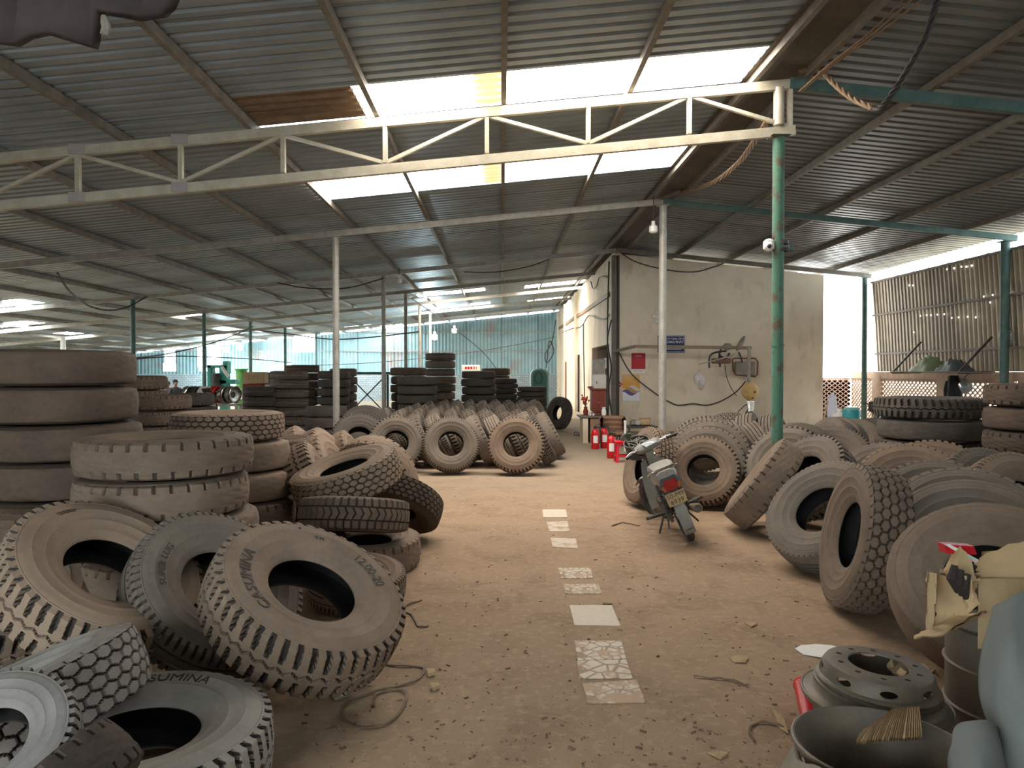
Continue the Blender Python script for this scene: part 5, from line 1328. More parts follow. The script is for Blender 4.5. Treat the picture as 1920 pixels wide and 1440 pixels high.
o = thing('plastic_cup', 'clear plastic cup standing on the grooved tyre', 'cup', TOP['grooved tyre standing under the plastic cup'] + Vector((-.03, .04, .004))); m = MB(); m.lathe([(.001,0),(.035,0),(.042,.01),(.058,.155),(.062,.158),(.055,.156),(.038,.015),(.001,.008)], 24); m.build('cup_wall', clearp, o); m = MB(); m.lathe([(.057,.152),(.064,.154),(.064,.162),(.057,.162)], 24, closed=True); m.build('rim', M['white'], o)

# ================================================================== far end of the hall
PM = plain('machine_green', lin(44,150,128), .5)
def box_from(px0, py0, px1, py1, Y, dep): 
    a, b = P(px0, py0, Y), P(px1, py1, Y); return ((a.x+b.x)/2, Y + dep/2, (a.z+b.z)/2), (abs(b.x-a.x), dep, abs(a.z-b.z))
Y_ = 27.0; g = P(405, 720, Y_); o = thing('tyre_press', 'turquoise tyre press machine between the far posts', 'machine', (g.x, Y_, 0)); L = o.location.copy()
def mbx(nm, x0, y0, x1, y1, dep, mt, zz=None):
    c, s_ = box_from(x0, y0, x1, y1, Y_, dep); m = MB(); m.rbox(Vector(c) - L, s_, .02); return m.build(nm, mt, o)
c, s_ = box_from(388, 684, 397, 790, Y_, .4); m = MB(); z1 = c[2]+s_[2]/2; m.rbox((c[0]-L.x, .2, z1/2), (s_[0], .4, z1), .02); m.build('column', PM, o)
c, s_ = box_from(411, 687, 425, 790, Y_, .4); z1 = c[2]+s_[2]/2; m = MB(); m.rbox((c[0]-L.x, .2, z1/2), (s_[0], .4, z1), .02); m.build('column', PM, o)
mbx('head', 417, 677, 426, 700, .4, PM); mbx('bed', 410, 712, 440, 720, .6, PM); mbx('cross_head', 388, 684, 426, 690, .3, PM)
m = MB(); m.cyl(P(416,688,Y_-.1)-L, P(428,706,Y_-.1)-L, .06, n=10); m.build('lever', M['white'], o); m = MB(); m.cyl(P(404,700,Y_-.1)-L, P(405,728,Y_-.1)-L, .14, n=14); m.build('ram', M['dkmetal'], o)
o = thing('green_bin', 'bright green bin beyond the low far stack', 'bin', (P(453,705,29.4).x, 29.4, 0)); zt = P(455,692,30).z; m = MB(); m.lathe([(.001,0),(.16,0),(.22,zt-.04),(.24,zt-.02),(.24,zt),(.20,zt),(.14,.05)], 24); m.build('body', plain('bright_green', lin(96,160,80), .5), o); m = MB(); m.lathe([(.225,zt-.05),(.252,zt-.05),(.252,zt+.01),(.225,zt+.01)], 24, closed=True); m.build('rim', plain('bright_green', lin(80,170,60), .5), o)
# carton on the far stack
c = P(487, 703, 20.0); o = thing('lettered_carton', 'brown lettered carton behind the ribbed tall stack', 'carton', (P(480,705,22.2).x, 22.2, 0)); zt = P(480,697,22.2).z; m = MB(); m.rbox((0,0,zt-.18), (.62,.4,.34), .01); m.build('box', M['card'], o); text_obj('print', 'DH', .22, plain('brown_print', lin(140,120,80), .7), o, (-.02,-.203,zt-.17)); m = MB(); m.rbox((0,0,(zt-.36)/2), (.66,.5,zt-.36), .02); m.build('crate_under', M['wood'], o)
# wheel rims on the floor by the press, on a rack
Y_ = 17.0
o = thing('rim_rack', 'low steel rack holding the row of wheel rims', 'rack', (P(395,755,Y_).x, Y_, 0)); zr = P(395,757,Y_).z
a = P(352,757,Y_).x - o.location.x; b = P(450,757,Y_).x - o.location.x
for yy in (-.15, .15): m = MB(); m.beam((a,yy,zr-.03), (b,yy,zr-.03), .05,.05); m.build('rail', M['galv'], o)
for xx in (a+.03, b-.03, (a+b)/2):
    for yy in (-.15, .15): m = MB(); m.box((xx,yy,(zr-.05)/2), (.05,.05,zr-.05)); m.build('leg', M['galv'], o)
rimprof = [(.10,-.06),(.12,-.09),(.22,-.09),(.25,-.11),(.27,-.10),(.25,-.06),(.235,0),(.25,.06),(.27,.10),(.25,.11),(.235,.10),(.225,0),(.13,-.02),(.10,-.02)]
for k, (px, mt) in enumerate(((356,'galv'),(371,'dkmetal'),(386,'white'),(407,'redpaint'),(423,'galv'),(438,'galv'))):
    o = thing('wheel_rim', '%s wheel rim on the rack before the press, %s from the left' % ({'galv':'silver','dkmetal':'dark','white':'white','redpaint':'red'}[mt], ORD[k+1]), 'wheel rim', (P(px,750,Y_).x, Y_, zr + .275 * .74), (PI/2, 0, math.radians(62)), 'wheel rims on the rack', (.74,.74,.74)); m = MB(); m.lathe(rimprof, 36, None, True); m.build('rim', M[mt] if mt != 'galv' else M['chrome'], o); m = MB(); m.cyl((0,0,-.07),(0,0,-.02), .09, n=18); m.build('hub', M['dkmetal'], o); m = MB(); [m.cyl((.17*math.cos(t_*PI/4),.17*math.sin(t_*PI/4),-.105),(.17*math.cos(t_*PI/4),.17*math.sin(t_*PI/4),-.085), .02, n=8) for t_ in range(8)]; m.build('bolts', M['chrome'], o)
# pump hydrant by the rims
o = thing('hand_pump', 'black and grey pump standing before the rim row', 'pump', (P(389,755,15.9).x, 15.9, 0)); zt = P(389,728,15.9).z; m = MB(); m.cyl((.05,0,0),(.05,0,zt-.15), .055, n=14); m.build('cylinder', M['galv'], o); m = MB(); m.cyl((-.06,0,0),(-.06,0,zt-.03), .035, n=12); m.rbox((-.02,0,zt-.04), (.2,.08,.07), .02); m.build('column', M['black'], o); m = MB(); m.tube(smooth_path([(.06,0,zt-.06),(.16,0,zt-.18),(.2,0,zt-.5),(.18,0,.1)]), .015, 8); m.build('hose', M['black'], o)
# steel work table with cross brace
Y_ = 25.3; a, b = P(655,700,Y_), P(722,700,Y_); o = thing('steel_table', 'blue-green steel table with a crossed brace among the far stacks', 'table', ((a.x+b.x)/2, Y_, 0)); W2 = (b.x-a.x)/2
m = MB(); m.rbox((0,.3,a.z), (W2*2+.5,.7,.09), .01); m.build('table_top', M['dkgreen'], o)
for s_ in (-1,1):
    for yy in (0,.6): m = MB(); m.box((s_*W2,yy,(a.z-.05)/2), (.07,.07,a.z-.05)); m.build('leg', M['dkgreen'], o)
    m = MB(); m.beam((-s_*W2,0,.3), (s_*W2,0,a.z-.1), .04,.04,(0,1,0)); m.build('cross_brace', M['dkgreen'], o)
# notice board and booth
a = P(883, 690, 33); o = thing('notice_board', 'white notice board with red lettering on legs near the back wall', 'sign', (a.x, 33, 0)); m = MB(); m.rbox((0,0,a.z), (.82,.03,.26), .01); m.build('board', M['white'], o); m = MB(); [m.box((x_,-.018,a.z), (w_2,.004,.11)) for x_, w_2 in ((-.22,.09),(-.10,.09),(.02,.09),(.14,.05),(.24,.03))]; m.build('lettering', M['redpaint'], o)
for s_ in (-1,1): m = MB(); m.box((s_*.36,.03,a.z/2), (.04,.03,a.z)); m.build('leg', M['galv'], o)
a = P(1012, 691, 27); o = thing('green_booth', 'green round-topped booth against the corner behind the thin tyres', 'booth', (a.x, 27, 0)); H = a.z; m = MB(); wv = .33
pr = [(-wv,0,0)] + [(-wv*math.cos(PI*k/12), 0, H-.22+.22*math.sin(PI*k/12)) for k in range(13)] + [(wv,0,0)]
m.prism(pr, (0,.5,0)); m.build('shell', plain('pale_green_enamel', lin(150,185,180), .5), o); m = MB(); m.prism([(x*.8,-.012,z*.96+.02) for x,_,z in pr], (0,.014,0)); m.build('front_panel', plain('teal_panel', lin(70,130,120), .5), o)
m = MB(); m.tube([(-.14+.14*math.cos(2*PI*k/24)+.1,-.03,H-.35+.2*math.sin(2*PI*k/24)) for k in range(24)], .012, 6, True); m.build('hose_loop', M['black'], o)
# blue-grey sheet stacked beside the stacks
# people: two workers seen over the brown stacks
def person(px, py_eye, Y, label, cap, shirt, turn):
    g = P(px, py_eye, Y); o = thing('person', label, 'person', (g.x, Y, 0), (0,0,turn)); H = g.z + .11; k = H / 1.70
    joints = [V(0,0,.95),V(0,0,1.12),V(0,0,1.32),V(0,0,1.42),V(0,0,1.50),  V(-.10,0,.90),V(-.11,-.02,.50),V(-.11,.02,.08),V(-.11,-.12,.04),  V(.10,0,.90),V(.11,-.02,.50),V(.11,.02,.08),V(.11,-.12,.04),
              V(-.19,0,1.37),V(-.25,-.02,1.10),V(-.24,-.16,.90),V(-.24,-.22,.85), V(.19,0,1.37),V(.25,-.02,1.10),V(.24,-.16,.90),V(.24,-.22,.85)]
    edges = [(0,1),(1,2),(2,3),(3,4),(0,5),(5,6),(6,7),(7,8),(0,9),(9,10),(10,11),(11,12),(2,13),(13,14),(14,15),(15,16),(2,17),(17,18),(18,19),(19,20)]
    rad = [.14,.125,.15,.065,.055,.085,.06,.045,.035,.085,.06,.045,.035,.065,.045,.035,.03,.065,.045,.035,.03]
    me = bpy.data.meshes.new('body'); me.from_pydata([j * k for j in joints], edges, []); b = bpy.data.objects.new('body', me); COL.objects.link(b)
    md = b.modifiers.new('s', 'SKIN'); 
    for v, r in zip(me.skin_vertices[0].data, rad): v.radius = (r*k, r*k*.8)
    me.skin_vertices[0].data[0].use_root = True
    b.modifiers.new('d', 'SUBSURF').levels = 2; dg = bpy.context.evaluated_depsgraph_get(); nm = bpy.data.meshes.new_from_object(b.evaluated_get(dg)); bpy.data.objects.remove(b)
    mb = MB(); mb.raw([v.co for v in nm.vertices], [tuple(p.vertices) for p in nm.polygons])
    hz_ = H - .11*k
    mb.ball((0,-.01,hz_), 1, 18, (.075*k,.095*k,.115*k)); mb.ball((0,-.105*k,hz_-.015*k), 1, 8, (.012,.018,.02))
    for s_ in (-1,1):
        mb.ball((s_*.078*k,.01,hz_-.01), 1, 8, (.012,.022,.03)); mb.ball((s_*.03*k,-.094*k,hz_+.01), 1, 8, (.012,.006,.007))
        for f in range(5): mb.tube([V(s_*(.225+.012*f),-.22,.84)*k, V(s_*(.222+.013*f),-.26,.79-.012*(2-abs(f-2)))*k], .009, 6)
    mb.ball((0,-.098*k,hz_-.05*k), 1, 8, (.025,.006,.006))
    mb.build('body', plain('skin', lin(168,120,96), .6), o)
    m = MB(); m.lathe([(.001,hz_+.12*k),(.05*k,hz_+.112*k),(.085*k,hz_+.07*k),(.088*k,hz_+.02*k),(.08*k,hz_-.02*k)], 20, Matrix.Translation((0,.012,0)) @ Matrix.Scale(1.15,4,(0,1,0))); m.build('hair', plain('black_hair', (.012,.011,.010,1), .8), o)
    if cap:
        m = MB(); m.lathe([(.001,hz_+.14*k),(.06*k,hz_+.13*k),(.096*k,hz_+.08*k),(.1*k,hz_+.035*k)], 20, Matrix.Translation((0,.005,0)) @ Matrix.Scale(1.12,4,(0,1,0))); m.prism([(-.07,-.09,hz_+.035),(.07,-.09,hz_+.035),(.055,-.17,hz_+.03),(-.055,-.17,hz_+.03)], (0,0,.008)); m.build('cap', plain('dark_cap', (.02,.022,.028,1), .8), o)
    m = MB(); m.lathe([(.165*k,.88*k),(.17*k,1.0*k),(.185*k,1.2*k),(.19*k,1.32*k),(.13*k,1.40*k),(.07*k,1.43*k)], 24, Matrix.Scale(.78,4,(0,1,0))); 
    for s_ in (-1,1): m.tube([V(s_*.17,0,1.36)*k, V(s_*.235,-.01,1.2)*k, V(s_*.25,-.02,1.12)*k], [.075*k,.066*k,.062*k], 10)
    m.build('shirt', plain('shirt', shirt, .8), o)
    m = MB()
    for s_ in (-1,1): m.tube([V(s_*.095,0,.95)*k, V(s_*.11,-.02,.5)*k, V(s_*.11,.02,.1)*k], [.105*k,.078*k,.062*k], 12)
    m.build('trousers', plain('trousers', (.03,.035,.05,1), .8), o)
person(315, 721.5, 26.0, 'person with bare head seen over the brown stacks', False, lin(120,90,90), .2)
person(329, 719, 25.0, 'person in a dark cap seen over the brown stacks', True, lin(70,74,84), .9)
# ================================================================== near right: rims, carton, drum, cloth
def rim_thing(label, loc, rot, k, group=None, holes=True):
    o = thing('truck_rim', label, 'wheel rim', loc, rot, group)
    # disc side up
    prof = [(.250,0),(.262,.004),(.268,.016),(.258,.026),(.236,.030),(.226,.040),(.214,.062),(.213,.080),(.219,.086),(.214,.094),(.206,.098),(.196,.130),(.186,.146),(.165,.152),(.106,.153),(.104,.147),(.16,.144),(.178,.138),(.188,.124),(.198,.094),(.206,.060),(.216,.036),(.230,.020),(.248,-.006)]
    m = MB(); m.lathe([(r*k, z*k) for r, z in prof], 72, None, True); r_ = m.build('rim_shell', M['rimsteel'], o)
    if holes:
        c = MB()
        for i in range(10):
            t_ = 2*PI*i/10 + .2; c.cyl((.140*k*math.cos(t_), .140*k*math.sin(t_), .125*k), (.140*k*math.cos(t_), .140*k*math.sin(t_), .18*k), .0105*k, n=12)
        cut(r_, c); c = MB()
        for i in range(8):
            t_ = 2*PI*i/8 + .1; e = Matrix.Rotation(t_, 3, 'Z')
            c.lathe([(.001,-.05),(1,-.05),(1,.05),(.001,.05)], 16, Matrix.Translation((.20*k*math.cos(t_), .20*k*math.sin(t_), .117*k)) @ e.to_4x4() @ Matrix.Rotation(PI/2, 4, 'Y') @ Matrix.Diagonal((.013*k, .030*k, 1.0, 1)))
        cut(r_, c)
    m = MB(); m.tube([(.262*k*math.cos(2*PI*i/72), .262*k*math.sin(2*PI*i/72), .020*k) for i in range(72)], .007*k, 8, True); m.build('flange_bead', M['rimsteel'], o)
    m = MB(); m.lathe([(.2135*k,.062*k),(.224*k,.064*k),(.2245*k,.072*k),(.2125*k,.076*k)], 72, None, True); m.build('lock_ring', M['rimsteel'], o)
    return o
YR = 3.02; p = P(1641, 1296, YR); 
RK = 134 / (FPX / YR) / .268
# lower support barrel under the upper rim (the same rim turned over)
pz = P(1641, 1318, YR).z
o = thing('truck_rim', 'upright rusty rim barrel carrying the perforated rim', 'wheel rim', (p.x, YR, 0), group=None)
hb = pz; k = RK
m = MB(); m.lathe([(.262*k,0),(.268*k,.012),(.25*k,.03),(.215*k,.06),(.205*k,hb*.5),(.20*k,hb-.03),(.215*k,hb-.004),(.20*k,hb-.004),(.19*k,hb*.5),(.2*k,.05),(.245*k,0)], 60, None, True); m.build('barrel', M['rimsteel'], o)
m = MB(); m.lathe([(.208*k,hb*.5-.02),(.216*k,hb*.5-.015),(.216*k,hb*.5+.015),(.206*k,hb*.5+.02)], 60, None, True); m.build('swaged_band', M['rimsteel'], o)
rim_thing('perforated steel truck rim lying face up at the front right', (p.x, YR, hb), (math.radians(3), math.radians(2), .4), RK)
# second rim, open side up, nearest the camera
Y2 = 2.45; p2 = P(1652, 1400, Y2); k2 = 158 / (FPX / Y2) / .268; zz = p2.z
o = thing('truck_rim', 'open truck rim under the corrugated card scrap at the bottom right', 'wheel rim', (p2.x, Y2, 0))
m = MB(); m.lathe([(.20*k2,.02),(.21*k2,0),(.225*k2,.0),(.222*k2,zz*.45),(.225*k2,zz-.10),(.24*k2,zz-.05),(.262*k2,zz-.02),(.272*k2,zz),(.262*k2,zz+.012),(.245*k2,zz-.012),(.21*k2,zz-.075),(.20*k2,zz-.14),(.195*k2,zz*.45),(.19*k2,.03)], 72, None, True); m.build('barrel', M['rimsteel'], o)
m = MB(); m.tube([(.267*k2*math.cos(2*PI*i/72), .267*k2*math.sin(2*PI*i/72), zz+.004) for i in range(72)], .008*k2, 8, True); m.build('flange_bead', M['rimsteel'], o)
m = MB(); m.lathe([(.195*k2,.10),(.14*k2,.11),(.09*k2,.11),(.09*k2,.10),(.14*k2,.095),(.195*k2,.085)], 48, None, True); m.build('wheel_disc', M['dkmetal'], o)
# corrugated card scrap laid over its rim
def corr_card(name, label, poly_px, Yf, mat, n=30):
    pass
o = thing('card_scrap', 'ribbed cardboard scrap lying on the open rim', 'cardboard', P(1670, 1375, Y2)); L = o.location.copy()
A, B, C_, D_ = P(1604,1392,Y2-.12), P(1734,1384,Y2-.10), P(1724,1326,Y2+.16), P(1652,1330,Y2+.16)
m = MB(); n = 52; vs = []; fs = []; rn = random.Random(3)
for i in range(n + 1):
    u = i / n; lo_ = A.lerp(B, u); hi_ = D_.lerp(C_, u)
    if u < .3: hi_ = lo_.lerp(hi_, .35 + .65*u/.3)
    z = .004 if i % 2 else -.004; j_ = .012*rn.random()
    for v in range(4): q = (lo_ + V(0,j_,0)).lerp(hi_, v/3); vs.append(q - L + V(0,-.3*z,z + .01*math.sin(3*v/3)))
for i in range(n):
    for v in range(3): fs.append((i*4+v,(i+1)*4+v,(i+1)*4+v+1,i*4+v+1))
m.raw(vs, fs); m.raw([V(x,y,z-.008) for x,y,z in vs], [tuple(reversed(f)) for f in fs]); m.build('fluted_sheet', M['card'], o, angle=70)
o = thing('torn_packet', 'crumpled kraft paper stuffed in the perforated rim', 'paper', P(1712, 1262, YR + .02)); m = MB(); rn = random.Random(12); vs = []; fs = []; n = 8
for i in range(n):
    for j in range(n): vs.append(((i/(n-1)-.5)*.16, (j/(n-1)-.5)*.12, .045*rn.random()*(1 if 0<i<n-1 else .3)))
for i in range(n-1):
    for j in range(n-1): fs.append((i*n+j,(i+1)*n+j,(i+1)*n+j+1,i*n+j+1))
m.raw(vs, fs); m.raw([(x,y,z-.006) for x,y,z in vs], fs); m.build('folds', M['card'], o, angle=60)
# red handle below the rim
q0 = G(1504, 1300); o = thing('traffic_cone', 'red plastic cone lying beside the stacked rims', 'cone', (q0.x, q0.y, .04)); m = MB(); a_ = V(0,0,0); b_ = P(1532,1325,YR) - o.location; b_.z = .03; m.cyl(a_, b_, .042, .022, n=18); m.build('body', M['redpaint'], o); m = MB(); m.cyl(a_, a_ - (b_-a_).normalized()*.02, .046, .044, n=18); m.build('base_ring', M['redpaint'], o)
# grey drum carrying the torn carton
YD = 3.3; x0, x1 = P(1790, 1200, YD).x, P(1905, 1200, YD).x; RD = .27; cx = x0 + RD; HD = P(1800, 1168, YD).z
o = thing('steel_drum', 'dull grey steel drum under the torn carton at the right', 'drum', (cx, YD, 0)); m = MB(); m.lathe([(.001,0),(RD-.01,0),(RD,.01),(RD,HD*.33),(RD+.012,HD*.34),(RD,HD*.35),(RD,HD*.66),(RD+.012,HD*.67),(RD,HD*.68),(RD,HD-.02),(.001,HD-.02)], 48); m.build('shell', dirty('dull_drum_paint', lin(88,80,70), lin(110,98,82), 4, .6, .2), o)
m = MB(); m.tube([(RD*math.cos(2*PI*i/48), RD*math.sin(2*PI*i/48), HD-.01) for i in range(48)], .01, 8, True); m.build('rim_bead', M['dkmetal'], o)
# carton on the drum
YC = 3.05
o = thing('torn_carton', 'torn brown carton with hanging flaps on the drum at the right edge', 'carton', (cx + .12, YD - .02, HD + .004)); L = o.location.copy()
cpt = lambda x, y, Y=YC: P(x, y, Y) - L
cin = plain('carton_inside', lin(196,166,122), .85); cout = M['card']
def slab(name, pts, th, mat, nrm=(0,1,0)): m = MB(); m.prism(pts, Vector(nrm)*th); return m.build(name, mat, o, smooth=False)
zb = 0.0
fr = [cpt(1834,1132), cpt(1990,1124), cpt(1990,1090), cpt(1934,1074), cpt(1834,1080)]
m = MB(); a = cpt(1834,1132,2.98); b = cpt(2020,1127,2.98); tz_ = cpt(1834,1082,2.98).z
bl = P(1840,1110,3.32) - L; br = P(2010,1110,3.32) - L
for e_, flipf in ((0, False), (.006, True)):
    q8 = [(a.x+e_,a.y+e_,e_),(b.x-e_,a.y+e_,e_),(b.x-e_,a.y+e_,tz_),(a.x+e_,a.y+e_,tz_),(bl.x+e_,bl.y-e_,e_),(br.x-e_,br.y-e_,e_),(br.x-e_,br.y-e_,tz_+.06),(bl.x+e_,bl.y-e_,tz_+.02)]
    m.raw(q8, [tuple(reversed(f)) if flipf else f for f in [(0,1,2,3),(5,4,7,6),(1,5,6,2),(4,0,3,7),(0,4,5,1)]])
m.build('box_body', cout, o, smooth=False)
# big upper flap, folded over the top front edge
def rough_flap(name, quad, mat, n=10, amp=.012, ragged=None, seed=1, th=.005):
    rn = random.Random(seed); a_, b_, c_, d_ = [Vector(q) for q in quad]; vs = []; fs = []; nn = (b_-a_).cross(d_-a_).normalized()
    for i in range(n+1):
        for j in range(n+1):
            u, v = i/n, j/n; q = a_.lerp(b_, u).lerp(d_.lerp(c_, u), v) + nn*(amp*math.sin(5*u+3*v+seed) + amp*.5*rn.uniform(-1,1))
            if ragged and j == n: q += (d_-a_)*rn.uniform(-.12,.06)
            if ragged and i == 0: q += (b_-a_)*rn.uniform(-.05,.06)
            vs.append(q)
    for i in range(n):
        for j in range(n): fs.append((i*(n+1)+j,(i+1)*(n+1)+j,(i+1)*(n+1)+j+1,i*(n+1)+j+1))
    m = MB(); m.raw(vs, fs); k_ = len(vs); m.raw([q - nn*th for q in vs], [tuple(reversed(f)) for f in fs]); return m.build(name, mat, o, angle=25)
rough_flap('top_flap', [cpt(1836,1082,2.97),cpt(2020,1076,2.97),cpt(2030,985,3.15),cpt(1830,1042,3.15)], cin, ragged=True, seed=3, amp=.006)
rough_flap('side_flap', [cpt(1832,1082,2.98),cpt(1832,1130,2.98),cpt(1742,1196,2.95),cpt(1736,1078,2.95)], cin, ragged=True, seed=5, amp=.012)
rough_flap('torn_liner', [cpt(1760,1080,2.93),cpt(1830,1088,2.93),cpt(1800,1020,3.1),cpt(1770,1060,3.1)], cin, n=8, seed=8, amp=.02)
rough_flap('lower_flap', [cpt(1748,1186,2.94),cpt(1846,1140,2.97),cpt(1838,1158,2.80),cpt(1716,1202,2.82)], cin, n=8, seed=9, amp=.012)
rough_flap('ply_strip', [cpt(1805,1078,2.90),cpt(1820,1078,2.90),cpt(1822,1130,2.90),cpt(1808,1126,2.90)], cin, n=6, seed=10, amp=.01)
rough_flap('ply_strip', [cpt(1738,1072,2.93),cpt(1752,1074,2.93),cpt(1750,1190,2.90),cpt(1738,1188,2.90)], cout, n=6, seed=12, amp=.012)
m = MB(); rn = random.Random(6)
for k_ in range(3):
    pts = [cpt(1790+12*k_,1060+8*k_,2.9), cpt(1785+11*k_,1085+9*k_,2.89), cpt(1795+8*k_,1110+6*k_,2.9)]; m.tube(pts, [.012,.02,.010], 6)
m.build('charred_tear', plain('dark_tear', (.035,.022,.018,1), .9), o)
o = thing('red_packet', 'red and white plastic packet sticking out of the torn carton', 'packet', P(1815, 1042, 3.1)); L2 = o.location.copy(); w_ = lambda x, y, Y=3.08: P(x, y, Y) - L2
m = MB(); m.prism([w_(1771,1021),w_(1826,1024),w_(1832,1040),w_(1774,1038)], (0,.05,0)); m.build('red_panel', plain('glossy_red', lin(190,28,40), .25), o, smooth=False)
m = MB(); m.prism([w_(1773,1022,3.07),w_(1784,1022,3.07),w_(1836,1050,3.07),w_(1830,1056,3.07)], (0,.012,0)); m.build('white_stripe', M['white'], o, smooth=False)
# denim cloth heap over the things at the right edge
t = NT('grey_denim'); co = t.coord(); n1 = t.noise(co, 3, 5); wv = t.new('ShaderNodeTexWave'); t.l.new(co, wv.inputs['Vector']); wv.inputs['Scale'].default_value = 160; t.bump(wv.outputs['Fac'], .12, .002)
M['cloth'] = t.fin(t.mix(n1, lin(104,106,102), lin(132,134,129)), .95, 0, .2)
def cloth(name, label, rows_px, mat, thick=.02, seed=1, close=True):
    """rows of (pixel, depth) control points, top to bottom, lofted into a folded sheet with real depth"""
    o = thing(name, label, 'cloth', P(*rows_px[-1][len(rows_px[-1])//2])); L = o.location.copy(); rn = random.Random(seed)
    rows = [smooth_path([P(*q) for q in r], 8) for r in rows_px]; n = len(rows[0]); cols = [smooth_path([r[i] for r in rows], 8) for i in range(n)]; mm = len(cols[0])
    vs = []; fs = []
    for i in range(n):
        for j in range(mm): q = cols[i][j]; vs.append(q - L + V(0, .014*math.sin(i*.42+j*.16+seed) + .006*math.sin(i*.8-j*.3), 0))
    for i in range(n-1):
        for j in range(mm-1): fs.append((i*mm+j,(i+1)*mm+j,(i+1)*mm+j+1,i*mm+j+1))
    m = MB(); m.raw(vs, fs); me_o = m.build('fabric', mat, o, angle=80)
    md = me_o.modifiers.new('thickness', 'SOLIDIFY'); md.thickness = thick; md.offset = 0
    return o
cloth('denim_cloth', 'grey-blue denim cloth hanging at the right edge before the torn carton',
      [[(1874,1150,2.62),(1900,1120,2.55),(1960,1100,2.6),(2060,1095,2.75)], [(1850,1230,2.55),(1885,1210,2.40),(1950,1190,2.42),(2060,1190,2.6)], [(1846,1310,2.52),(1885,1300,2.36),(1950,1290,2.36),(2060,1290,2.6)], [(1868,1390,2.45),(1900,1395,2.30),(1960,1390,2.30),(2060,1390,2.5)], [(1880,1480,2.35),(1910,1500,2.22),(1970,1500,2.2),(2060,1500,2.4)]], M['cloth'], .03, 1)
cloth('denim_cloth', 'folded denim leg bunched on the floor at the bottom right',
      [[(1786,1430,2.36),(1800,1380,2.30),(1836,1352,2.34),(1880,1372,2.42)], [(1782,1450,2.30),(1806,1420,2.22),(1845,1400,2.22),(1890,1410,2.36)], [(1790,1490,2.24),(1815,1470,2.14),(1850,1460,2.14),(1900,1480,2.3)], [(1800,1560,2.2),(1820,1560,2.08),(1860,1560,2.08),(1900,1560,2.2)]], M['cloth'], .03, 4)
cloth('canvas_cloth', 'dusty canvas sheet wrapped round the open rim at the bottom right corner',
      [[(1500,1398,2.62),(1496,1420,2.45),(1530,1440,2.28),(1600,1462,2.14),(1700,1450,2.1)], [(1470,1440,2.6),(1476,1470,2.42),(1520,1490,2.22),(1600,1500,2.08),(1700,1490,2.04)], [(1440,1500,2.55),(1460,1540,2.38),(1510,1560,2.18),(1600,1570,2.0),(1700,1560,2.0)]], dirty('dusty_canvas', lin(120,112,98), lin(150,138,118), 4, .95), .02, 7)

# ================================================================== floor tiles, straps, scraps
tiles = [((1017,956),(1061,956),(1064,971),(1019,971),.62,0,'clean pale floor tile, farthest of the tile line'), ((1024,979),(1064,978),(1068,997),(1030,997),.46,0,'dusty floor tile just before the farthest pale tile'), ((1032,1009),(1080,1011),(1083,1029),(1036,1026),.5,0,'floor tile with a broken corner in the tile line'),
         ((1046,1066),(1108,1066),(1111,1085),(1052,1085),.5,16,'cracked floor tile, farther of the two crazed ones in the middle'), ((1054,1097),(1122,1096),(1128,1114),(1060,1114),.48,18,'cracked floor tile, nearer of the two crazed ones in the middle'), ((1068,1136),(1147,1136),(1163,1174),(1077,1173),.68,0,'bright whole floor tile in the middle of the aisle'),
         ((1077,1203),(1165,1203),(1174,1236),(1083,1240),.5,14,'crazed floor tile at the top of the nearest three'), ((1082,1241),(1174,1238),(1186,1273),(1086,1273),.52,10,'patchy broken floor tile in the middle of the nearest three'), ((1092,1284),(1194,1276),(1210,1318),(1102,1320),.42,16,'dust covered floor tile nearest the camera')]
for i, (a, b, c, d, cov, cr, lab) in enumerate(tiles):
    q = [G(*x) for x in (a, b, c, d)]; cen = (q[0]+q[2])/2; m = MB(); m.prism([V(x.x-cen.x, x.y-cen.y, .0) for x in (q[3], q[2], q[1], q[0])], (0,0,.006)); to = m.build('floor_tile', tile_mat('tile_%d' % i, cov, cr), None, smooth=False); to.location = cen; tag(to, lab, 'floor tile', 'floor tiles')
def strap(label, pxs, w=.018, mat='ink', group='rubber straps'):
    pts = smooth_path([G(x, y, .012) for x, y in pxs], 8); m = MB()
    for i in range(len(pts)-1): pass
    vs = []; fs = []
    for i, p in enumerate(pts):
        d = (pts[min(i+1,len(pts)-1)] - pts[max(i-1,0)]).normalized(); s_ = V(-d.y, d.x, 0)*w/2; hz_ = .008 + .003*math.sin(i*.8)
        vs += [V(p.x-s_.x,p.y-s_.y,hz_-.003), V(p.x+s_.x,p.y+s_.y,hz_-.003), V(p.x+s_.x,p.y+s_.y,hz_+.003), V(p.x-s_.x,p.y-s_.y,hz_+.003)]
    for i in range(len(pts)-1):
        for k in range(4): fs.append((i*4+k,i*4+(k+1)%4,(i+1)*4+(k+1)%4,(i+1)*4+k))
    m.raw(vs, fs); tag(m.build('rubber_strap', M[mat], None), label, 'strap', group)
M['strap'] = dirty('dusty_strap', lin(92,72,54), lin(126,102,76), 8)
strap('long rubber strap curling out from under the big lettered lug tyre', [(700,1238),(740,1246),(794,1250),(778,1275),(720,1290),(660,1310),(640,1330),(648,1350),(690,1362),(735,1350),(760,1315),(758,1294),(730,1292),(704,1303),(700,1325)], .015, 'strap')
strap('thin rubber strip in front of the flat worn tyre', [(742,1142),(755,1146),(770,1150),(780,1165),(786,1173),(804,1172)], .012, 'strap'); strap('short frayed strip beside the flat worn tyre', [(745,1143),(765,1132),(790,1124)], .014, 'strap'); strap('thin wavy twig on the floor left of the motorbike', [(1148,985),(1165,979),(1180,981),(1200,985)], .018, 'strap'); strap('looped wire on the floor left of the rims', [(1415,1388),(1405,1365),(1425,1352),(1455,1356),(1480,1368)], .01, 'strap')
